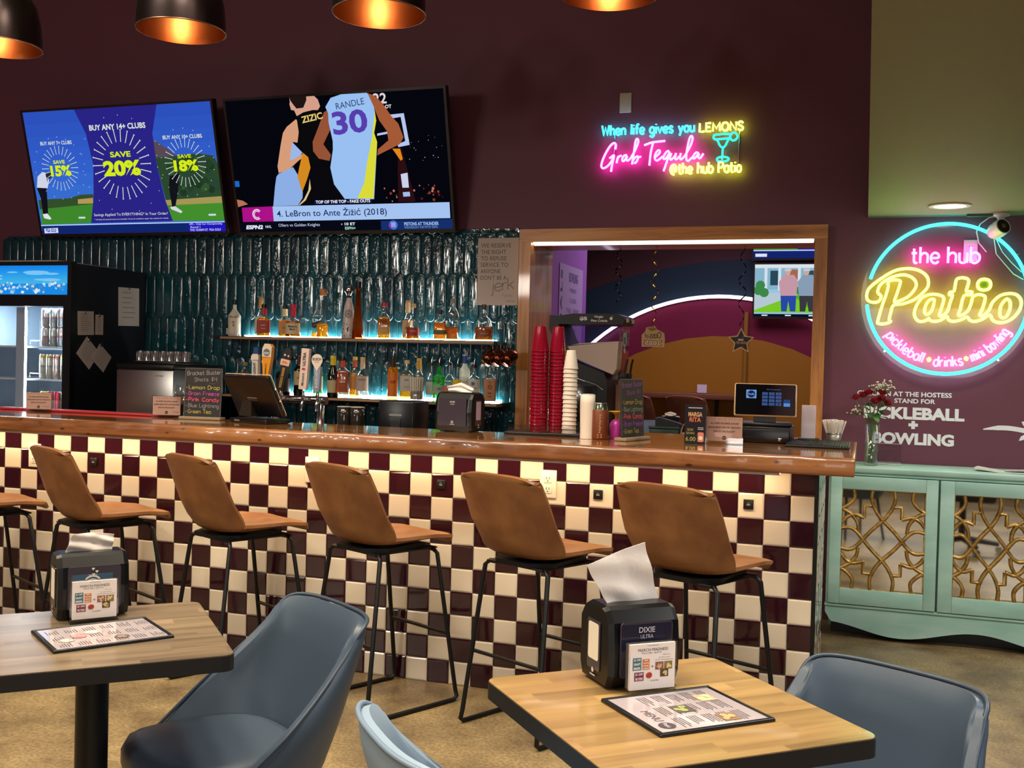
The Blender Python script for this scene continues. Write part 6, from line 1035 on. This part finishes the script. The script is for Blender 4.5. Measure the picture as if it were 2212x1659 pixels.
t = thing('rubber_mat', 'black ribbed rubber bar mat at the right end of the bar', 'bar mat', (-.02, .53, CZ)); RB = P('black_rubber', '131315', .5); MB().rbox(-.135, -.2, 0, .13, .2, .009, RB, .003).build('base', t); b = MB()
for k in range(22):
    for j in range(30): b.box(-.128+k*.0118, -.193+j*.0132, .009, -.121+k*.0118, -.185+j*.0132, .013, RB)
b.build('nubs', t)
# slush machine on the pass counter
PZ = 1.02; sm = thing('slush_machine', 'black slush machine with a clear bowl of cream coloured slush and black lid', 'slush machine', (-1.37, 1.62, PZ)); SB = P('slush_black', '060608', .4); BW = glass('slush_bowl', (.93, .89, 1.0), .93); CR = P('cream_slush', 'e2d2ae', .5); RS = P('red_slush', 'c83a48', .4)  # bowl tinted lilac to stand for the purple light reflected in it
F3 = lambda y: FR((0, y, 0))
b = MB(); b.prism([(-.2, .70), (-.235, .70), (-.235, .62), (-.12, .36), (-.12, .0), (.12, .0), (.12, .33), (.10, .37), (-.09, .44), (-.16, .6)], -.30, 0, SB, F3(0)); b.build('body', sm); b = MB(); b.rbox(-.09, -.004, .08, .06, .002, .30, P('dark_panel', '1d1d20', .2, coat=.4), .003); b.tube([(-.08, -.006, .34), (.06, -.006, .30), (.1, -.006, .27)], .003, CHR, 6); b.build('side_panel', sm)
for k, (y, sl) in enumerate(((.005, CR), (.155, RS))):
    P0 = [(-.2, .648), (.185, .648), (.178, .39), (.155, .355), (-.085, .445), (-.155, .55)]; b = MB(); b.prism(P0, -.135, 0, BW, F3(y)); b.build('bowl', sm)
    top = .53 if k == 0 else .5; P1 = [(-.135, top-.01), (-.05, top+.01), (.18, top+.025), (.17, .395), (.150, .362), (-.082, .455), (-.13, .525)] if k == 0 else [(.06, top), (.18, top), (.17, .395), (.150, .362), (.06, .40)]
    b = MB(); b.prism(P1, -.129, -.006, sl, F3(y)); b.build('slush', sm)
    b = MB(); b.prism([(-.225, .65), (.2, .65), (.215, .68), (.205, .70), (.17, .712), (-.1, .712), (-.225, .69)], -.14, .004, SB, F3(y))
    if k == 0: M = F3(y-.0055) ; w_ = C('dcd0d0'); b.text('$5', w_, M, h=.024, w=.045, x=-.03, y=.682, bold=.05); b.text('Virgin', w_, M, h=.016, w=.055, x=.06, y=.693, bold=.03); b.text('Pina Colada', w_, M, h=.013, w=.098, x=.065, y=.672, bold=.03); b.disc(.009, w_, M @ TR(.135, .685, 0), .001, 12); b.poly([(.133, .692), (.144, .703), (.137, .691)], w_, M, .001)
    b.build('lid', sm); M = FR((.208, y+.0675, .678), (0, 1, 0)); b = MB(); b.rect(-.04, -.012, .04, .012, C('c8a8a0'), M, .008); b.build('front_tag', sm)
    b = MB(); yy = y+.07; b.rbox(.172, yy-.02, .33, .215, yy+.02, .372, SB, .006); b.tube([(.205, yy, .35), (.214, yy, .42), (.222, yy, .455)], .006, SB, 8).tube([(.205, yy, .345), (.215, yy, .27), (.235, yy-.01, .2)], [.010, .009, .006], P('purple_lever', '5a3ab8', .3), 8); b.build('tap', sm)
M = FR((.2, .03, .56), (0, 1, 0)); b = MB(); b.poly([(-.05, .03), (-.02, .05), (.02, .04), (.04, .05), (.05, .0), (.03, -.03), (0, -.045), (-.04, -.03)], C('8fb8cc'), M, .012); b.poly([(-.03, -.05), (0, -.04), (.03, -.055), (.02, -.075), (-.02, -.07)], C('c8c4c0'), M, .012); b.poly([(-.025, .02), (.02, .02), (.02, -.02), (-.025, -.02)], C('3a5a70'), M, .0125); b.build('sticker', sm)
t = thing('wood_block', 'pale wooden board standing behind the slush machine taps', 'board', (-1.185, 1.83, PZ)); MB().rbox(-.06, 0, 0, .05, .02, .30, P('pale_board', 'c99a80', .5), .003).build('board', t); MB().box(.0, -.001, .19, .045, 0, .23, C('8a78a0')).build('tag', t)
# things on the pass counter
t = thing('cash_box', 'dark green cash box on the pass counter', 'cash box', (-.93, 1.72, PZ)); GB_ = P('green_box', '17382f', .35); MB().rbox(-.085, 0, 0, .085, .14, .055, GB_, .004).build('box', t); MB().rbox(-.09, -.005, .0555, .09, .145, .07, GB_, .004).build('lid', t)
t = thing('card_reader', 'black card reader lying tilted on the green cash box', 'card reader', (-.91, 1.78, PZ+.0705), .2); MB().prism([(-.08, .0), (.08, .0), (.08, .012), (-.06, .05), (-.08, .045)], -.05, .05, BLK, F3(0)).build('body', t); b = MB(); M = FR((-.06, -.03, .0515), (.97, 0, -.26), (0, 1, 0)); b.rect(.01, 0, .12, .06, C('3a3a44'), M, .0012); b.rect(.02, .01, .05, .05, C('6a7a8a'), M, .002); b.build('keypad', t)
t = thing('tablet', 'grey tablet leaning behind the cash box', 'tablet', (-1.03, 1.8, PZ), .5); MB().rbox(-.06, -.004, 0, .06, .004, .11, P('grey_tablet', '5a6478', .3), .003, 2, RX(-.5)).build('tablet_body', t); MB().rect(-.052, .008, .052, .102, C('7a8aa8', .2), RX(-.5) @ FR((0, -.0042, 0)), .0004).build('tablet_screen', t)
dispenser('tiny black napkin dispenser behind the card reader beyond the bar', (-.93, 1.93, PZ), .1, .11, .07, .125, 'navy', napk=(((-.03, 0), (.03, 0), (-.035, .02), (.035, .02)), .01, 0), nlab='small folded napkin in the dispenser behind the card reader')
t = thing('paper_strip', 'white looped paper wristband strip beside the card reader', 'paper strip', (-.79, 1.75, PZ)); b = MB(); n = 20; G = []
for i in range(n+1):
    a = PI*1.0*i/n; G.append([(-.045*math.cos(a), -.012, .002+.1*math.sin(a)**.7), (-.045*math.cos(a), .012, .002+.1*math.sin(a)**.7)])
b.shell(G, .003, P('white_strip', 'c8bcd0', .5)); b.build('strip', t)
t = thing('pass_screen', 'long dark tray with purple light reflecting beyond the bar', 'tray', (-.98, 1.9, PZ)) if False else None
# hanging party swirls
GO = P('gold_foil', 'b8923c', .2, 1); BKF = P('black_foil', '15131a', .2, .6)
def swirl(x, y, lab, L, m, plaque):
    t = thing('party_swirl', lab, 'decoration', (x, y, 2.188), 0, 'hanging party swirls'); b = MB(); G = []; n = 60
    for i in range(n+1):
        s_ = i/n; a = s_*PI*7; r = .012+.012*math.sin(s_*PI); z = -s_*L; w = .006
        c = Vector((r*math.cos(a), r*math.sin(a), z)); G.append([c+Vector((0, 0, w)), c-Vector((0, 0, w))])
    b.grid(G, m); b.build('foil_spiral', t); MB().tube([(0, 0, 0), (.012, 0, -.01)], .0015, BLK, 5).build('string', t) 
    if plaque: plaque(t, -L)
    return t
def cap_plaque(t, z):
    b = MB(); M = FR((0, 0, z-.075)); g = P('gold_card', 'c8a878', .4); o = [(-.07, -.055), (.07, -.055), (.075, -.01), (.07, .03), (.045, .045), (.03, .05), (.01, .075), (-.045, .065), (-.05, .04), (-.072, .02)]
    b.prism(o, -.001, .001, g, M); K = C('2a2018'); MX = M @ Matrix.Diagonal((-1, 1, 1, 1)); b.text('2025', K, MX, h=.036, w=.118, y=-.03, z=.0014, bold=.06); b.text('2025', C('d8b888'), MX, h=.03, w=.108, y=-.03, z=.0018, bold=.03); chalk(b, 'Class', K, MX, .036, -.05, .0, w=.07, z=.0014, th=.12); chalk(b, 'of', K, MX, .026, .03, .0, w=.022, z=.0014, th=.12)
    b.poly([(-.04, .058), (.0, .07), (.03, .055), (-.01, .042)], C('8a7040'), M, .0016); b.build('plaque', t, 'gold graduation plaque seen from the back'); MB().tube([(0, 0, z), (0, 0, z-.02)], .001, BLK, 5).build('thread', t)
def star_plaque(t, z):
    b = MB(); M = FR((0, 0, z-.085)); st = lambda R, r, k=0: [((R if i % 2 == 0 else r)*math.cos(PI/2+i*PI/5), (R if i % 2 == 0 else r)*math.sin(PI/2+i*PI/5)) for i in range(10)]
    b.prism(st(.083, .042), -.001, .001, P('gold_card'), M); b.poly(st(.07, .034), C('1a1518'), M, .0014); b.text('WAY', C('d8d0c8'), M, h=.014, w=.036, y=.008, z=.002, bold=.04); b.text('TO GO!', C('c88a60'), M, h=.014, w=.058, y=-.01, z=.002, bold=.04)
    random.seed(3)
    for _ in range(16): b.disc(.0014, C('b89868'), M @ TR(random.uniform(-.035, .035), random.uniform(-.04, .035), 0), .0018, 6)
    b.build('plaque', t, 'black star plaque with gold edge'); MB().tube([(0, 0, z), (0, 0, z-.01)], .001, BLK, 5).build('thread', t)
swirl(-1.10, 2.2, 'gold foil swirl carrying a graduation year plaque', .50, GO, cap_plaque); swirl(-.56, 2.2, 'black foil swirl carrying a star shaped plaque', .50, BKF, star_plaque); swirl(-1.33, 2.2, 'thin black foil swirl hanging nearest the lilac wall', .36, BKF, None)
# poster on the lilac wall
t = thing('poster', 'white bowling specials poster on the lilac side wall', 'poster', (-1.838, 2.62, 1.3)); M = FR((.001, 0, 0), (0, 1, 0)); b = MB(); b.box(0, 0, 0, .62, .83, .002, P('poster_paper', 'b9a3c8', .6), M); g = C('5a4878'); b.text('SPECIALS', C('3a2c4a'), M, w=.74, h=.05, x=.05, y=.42, z=.0026, rot=PI/2, bold=.03, space=1.3); b.text('BOWLING', g, M, w=.24, h=.07, x=.36, y=.75, z=.0026, bold=.03)
for i, l in enumerate(('MONDAY', 'CLOSED', 'TUES - THURS', '3PM - 10PM $12 per lane', 'FRIDAY', '3PM - 12AM $15 per lane', 'SATURDAY', '11AM - 12AM $15 per lane')): b.text(l, g, M, w=min(.4, .028*len(l)), h=.03, x=.36, y=.66-i*.072, z=.0026)
b.build('printed_sheet', t)
# far room furniture
t = thing('wall_ledge', 'wooden drinks ledge on the far gold wall', 'ledge', (-2.2, 5.68, 1.14)); MB().rbox(-2.0, 0, 0, 1.235, .3, .055, P('ledge_wood', '7a4a28', .4), .006).build('plank', t); MB().box(1.0, .26, -.25, 1.03, .31, 0, BLKM).box(-1.2, .26, -.25, -1.17, .31, 0, BLKM).build('bracket', t)
t = thing('ledge_card', 'small card standing on the far wooden ledge', 'card', (-1.3, 5.75, 1.195)); MB().box(-.045, 0, 0, .045, .004, .085, CARD).build('card', t); MB().rbox(-.05, -.01, .0, .05, -.0005, .006, BLK, .001).build('foot', t)
t = thing('conduit_pipe', 'ochre painted conduit pipe running up the far gold wall', 'pipe', (-.93, 5.97, 1.2)); MB().tube([(0, 0, 0), (0, 0, .78)], .022, P('ochre_pipe', '9a7020', .5), 10).build('pipe', t); MB().rbox(-.035, -.02, -.10, .035, .025, 0, BLK, .004).build('black_box', t)
def house(b, M, M2, w, h):
    b.rect(0, 0, 1, 1, S('9cc8e8'), M, 0); b.rect(0, .52, 1, 1, S('8ab8d0'), M, .0002); b.rect(0, .93, 1, 1, S('dfe8f0'), M, .0003)
    for x in (.1, .24, .44, .62, .8): b.rect(x, .5, x+.03, .93, S('d8e4f0'), M, .0004)
    for x in (.16, .32, .52, .7): b.rect(x, .6, x+.08, .88, S('2a4a5a'), M, .0004)
    b.rect(.35, .55, .44, .9, S('a86a50'), M, .0005); b.poly([(0, .08), (1, .08), (1, .5), (.35, .4), (0, .12)], S('52b020'), M, .0006); b.poly([(0, .08), (.3, .08), (.4, .46), (0, .46)], S('b8ccd8'), M, .0007); b.poly([(.0, .08), (.62, .08), (.4, .4), (0, .12)], S('7ccc28'), M, .0008)
    for x, y in ((.04, .5), (.1, .46), (.47, .5), (.06, .6)): b.disc(.05*w, S('3f8a4a'), M2 @ TR(x*w, y*h, 0), .001, 10)
    for x, hc, c1, c2 in ((.34, 0, 'c89aa8', '2a4aa8'), (.53, 0, '8aa0b8', '3a3a40')):
        b.poly([(x-.07, .38), (x+.09, .38), (x+.1, .7), (x+.06, .8), (x-.04, .8), (x-.09, .66)], S(c1), M, .0016); b.poly([(x-.06, .1), (x-.005, .1), (x+.01, .3), (x+.03, .1), (x+.085, .1), (x+.09, .4), (x-.07, .4)], S(c2), M, .0017); b.disc(.028*w, S('d8a890'), M2 @ TR(x*w, .85*h, 0), .0018, 14, 0, .9, 1.2); b.poly([(x-.035, .87), (x+.035, .87), (x+.03, .92), (x-.03, .92)], S('c8ccd4'), M, .002)
    b.rect(0, 0, 1, .05, S('0a0f28'), M, .0022)
    for k in range(4): b.rect(.08+k*.24, .012, .14+k*.24, .035, S('dfe8ff'), M, .0026)
def golf2(b, M, M2, w, h):
    b.rect(0, 0, 1, 1, S('2a2488'), M, 0); b.poly([(0, .15), (.45, .15), (.5, 1), (0, 1)], S('3f8a2c'), M, .0003); b.rect(0, 0, 1, .12, S('12266e'), M, .0005); b.rect(0, .14, 1, .16, S('cfe0ff'), M, .0006); b.text('Savings Applied To EVERYTHING*', S('dfe8e0'), M2, w=w*.5, h=h*.05, x=w*.75, y=h*.26, z=.001); b.poly([(.06, .3), (.12, .3), (.13, .8), (.08, .8)], S('14121c'), M, .001); b.rect(.02, .03, .14, .09, S('dfe6ff'), M, .001)
tv('lower far room television showing two men on a lawn', -.865, 5.86, 1.915, house, w=.92, tilt=.05, wall=5.995); tv('upper far room television cut off by the oak header', -.885, 5.86, 2.46, golf2, w=.92, tilt=.05, wall=5.995)
# ================================================================ sideboard top
VZ = .925; t = thing('vase', 'clear glass vase of water holding red roses on the green sideboard', 'vase', (.207, 1.74, VZ)); MB().lathe([(.037, 0), (.0375, .004), (.0395, .225), (.037, .225), (.034, .008), (0, .008)], WG, 32).build('glass', t); MB().lathe([(.0, .01), (.0335, .0105), (.035, .12), (0, .12)], glass('vase_water', (.86, .89, .76), .96), 28).build('water', t)
RED = P('rose_red', '9a0c22', .5); DRED = P('rose_dark', '6d0818', .55); LEAF = P('leaf_green', '3c6a34', .45, var=('5c8a48', (30, 30, 30), 2, .3, .7)); STEM = P('stem_green', '5a7440', .5); BUD = P('pale_bud', 'c8b890', .6)
random.seed(21); RL = ('rose leaning far left with a pale green shoot beside it', 'rose at the back left of the bunch', 'rose at the top middle of the bunch', 'large rose in front middle of the bunch', 'rose at the front right of the bunch', 'lowest rose on the right side of the bunch', 'rose at the right back of the bunch')
for i, (dx, dz, dy) in enumerate(((-.088, .372, 0), (-.05, .385, .03), (-.02, .40, .02), (.012, .355, -.045), (.045, .372, -.03), (.078, .345, -.01), (.05, .40, .03))):
    t = thing('rose', 'red '+RL[i], 'rose', (.207, 1.74, VZ), 0, 'roses in the vase'); top = Vector((dx, dy, dz)); bs_ = Vector((-dx*.25, -dy*.3, .014)); mid = Vector((dx*.22, dy*.22, .225))
    MB().tube(catmull([bs_, mid, top-Vector((0, 0, .02))], 6), .0028, STEM, 6).build('stem', t); b = MB(); d = (top-mid).normalized(); Q = Matrix.Translation(top) @ d.to_track_quat('Z', 'Y').to_matrix().to_4x4()
    for k in range(15):
        rr = .006+.0205*(k/14); a = k*2.4; op = .1+.75*(k/14); G = []
        for u in range(5):
            row = []
            for v in range(5):
                f = -.75+1.5*v/4; w_ = u/4; R_ = rr*(.35+.65*math.sin(w_*PI*.5+.1))+.008*op*w_*w_; row.append((R_*math.cos(a+f*(1.15-.3*k/14)), R_*math.sin(a+f*(1.15-.3*k/14)), -.014+w_*.034*(1-.22*k/14)-.010*op*w_**3-.003*f*f))
            G.append(row)
        b.shell(G, .0012, RED if k % 3 else DRED, Q)
    b.build('bloom', t); 
    for q in range(2):
        b = MB(); a = random.uniform(0, 6.28); M = Matrix.Translation(mid.lerp(top, .35+.3*q)) @ RZ(a) @ RX(random.uniform(-.5, .3)); G = []
        for u in range(7):
            s_ = u/6; w_ = .017*math.sin(PI*min(1, s_*.92+.04))**.8; G.append([(-w_, s_*.058, .004*s_-.012*s_*s_+.003), (0, s_*.058, .002*s_-.012*s_*s_), (w_, s_*.058, .004*s_-.012*s_*s_+.003)])
        b.shell(G, .0009, LEAF, M); b.build('leaf', t)
for i, (dx, dy, dz, lab) in enumerate(((.07, .02, .435, 'white baby breath sprig above the right of the roses'), (.02, .03, .43, 'white baby breath sprig above the middle of the roses'), (-.085, -.01, .30, 'small pale baby breath sprig low on the left of the roses'))):
    t = thing('baby_breath', lab, 'flowers', (.207, 1.74, VZ), 0, 'sprigs in the vase'); top = Vector((dx, dy, dz)); st_ = MB(); fl = MB(); WF = P('white_floret', 'dcd6c6' if i < 2 else 'c8bea0', .7)
    st_.tube(catmull([Vector((0, 0, .03)), Vector((dx*.3, dy*.3, .23)), top-Vector((0, 0, .03))], 5), .0013, STEM, 5)
    for k in range(34 if i < 2 else 18):
        p = top+Vector((random.gauss(0, .022), random.gauss(0, .02), random.gauss(0, .013))); st_.tube([top-Vector((0, 0, .03)), p], .0005, STEM, 4)
        fl.lathe([(0, -.004), (.0042, -.001), (.0046, .002), (.002, .0042), (0, .004)], WF, 7, Matrix.Translation(p) @ RX(random.uniform(-1, 1)))
    st_.build('stems', t); fl.build('florets', t)
t = thing('sign_holder', 'empty clear acrylic holder behind the vase on the green sideboard', 'holder', (.30, 1.84, VZ)); MB().box(-.065, -.03, 0, .065, .03, .004, ACR).box(-.065, -.002, .004, .065, .002, .118, ACR).build('acrylic_sheet', t); MB().box(-.065, -.0025, .116, .065, .0025, .119, P('acrylic_edge', 'b8a8a8', .2)).build('top_edge', t)
t = thing('booklet', 'open white booklet lying on the right part of the sideboard', 'booklet', (.86, 1.74, VZ), -.25); PGW = P('booklet_paper', 'd2cfca', .5)
b = MB(); b.prism([(-.13, .018), (-.125, .022), (0, .006), (.12, .008), (.12, .003), (0, .0), (-.12, .012)], -.05, .05, PGW, FR((0, 0, 0))); b.build('pages', t); b = MB(); b.prism([(.02, .0085), (.16, .02), (.16, .024), (.02, .0125)], -.045, .045, P('booklet_cover', 'b8b4b0', .5), FR((0, 0, 0))); b.text('WELCOME', C('6a6a70'), FR((.06, 0, .0165), (1, 0, .085), (0, 1, -.0)), h=.008, z=.001); b.build('loose_sheet', t)
# office chair and a second green desk that the mirrors show
t = thing('office_chair', 'black office chair on castors mirrored in the sideboard doors', 'chair', (.95, -1.75, 0)); b = MB()
for k in range(5):
    a = k*2*PI/5; b.tube([(0, 0, .11), (.28*math.cos(a), .28*math.sin(a), .075)], [.03, .018], BLKM, 8)
b.build('star_base', t)
for k in range(5): a = k*2*PI/5; MB().lathe([(.028, -.018), (.03, 0), (.028, .018)], CHR, 16, TR(.28*math.cos(a), .28*math.sin(a), .03) @ RZ(a) @ RX(PI/2)).build('castor', t)
MB().lathe([(.03, .1), (.025, .42)], BLKM, 16).build('column', t); MB().rbox(-.23, -.22, .42, .23, .22, .5, P('black_fabric', '15171c', .8), .03, 3).build('seat', t); MB().rbox(-.21, -.27, .58, .21, -.22, 1.0, P('black_fabric'), .02, 3).build('backrest', t); MB().tube([(0, -.2, .44), (0, -.29, .5), (0, -.275, .7)], .015, BLKM, 8).build('back_arm', t)
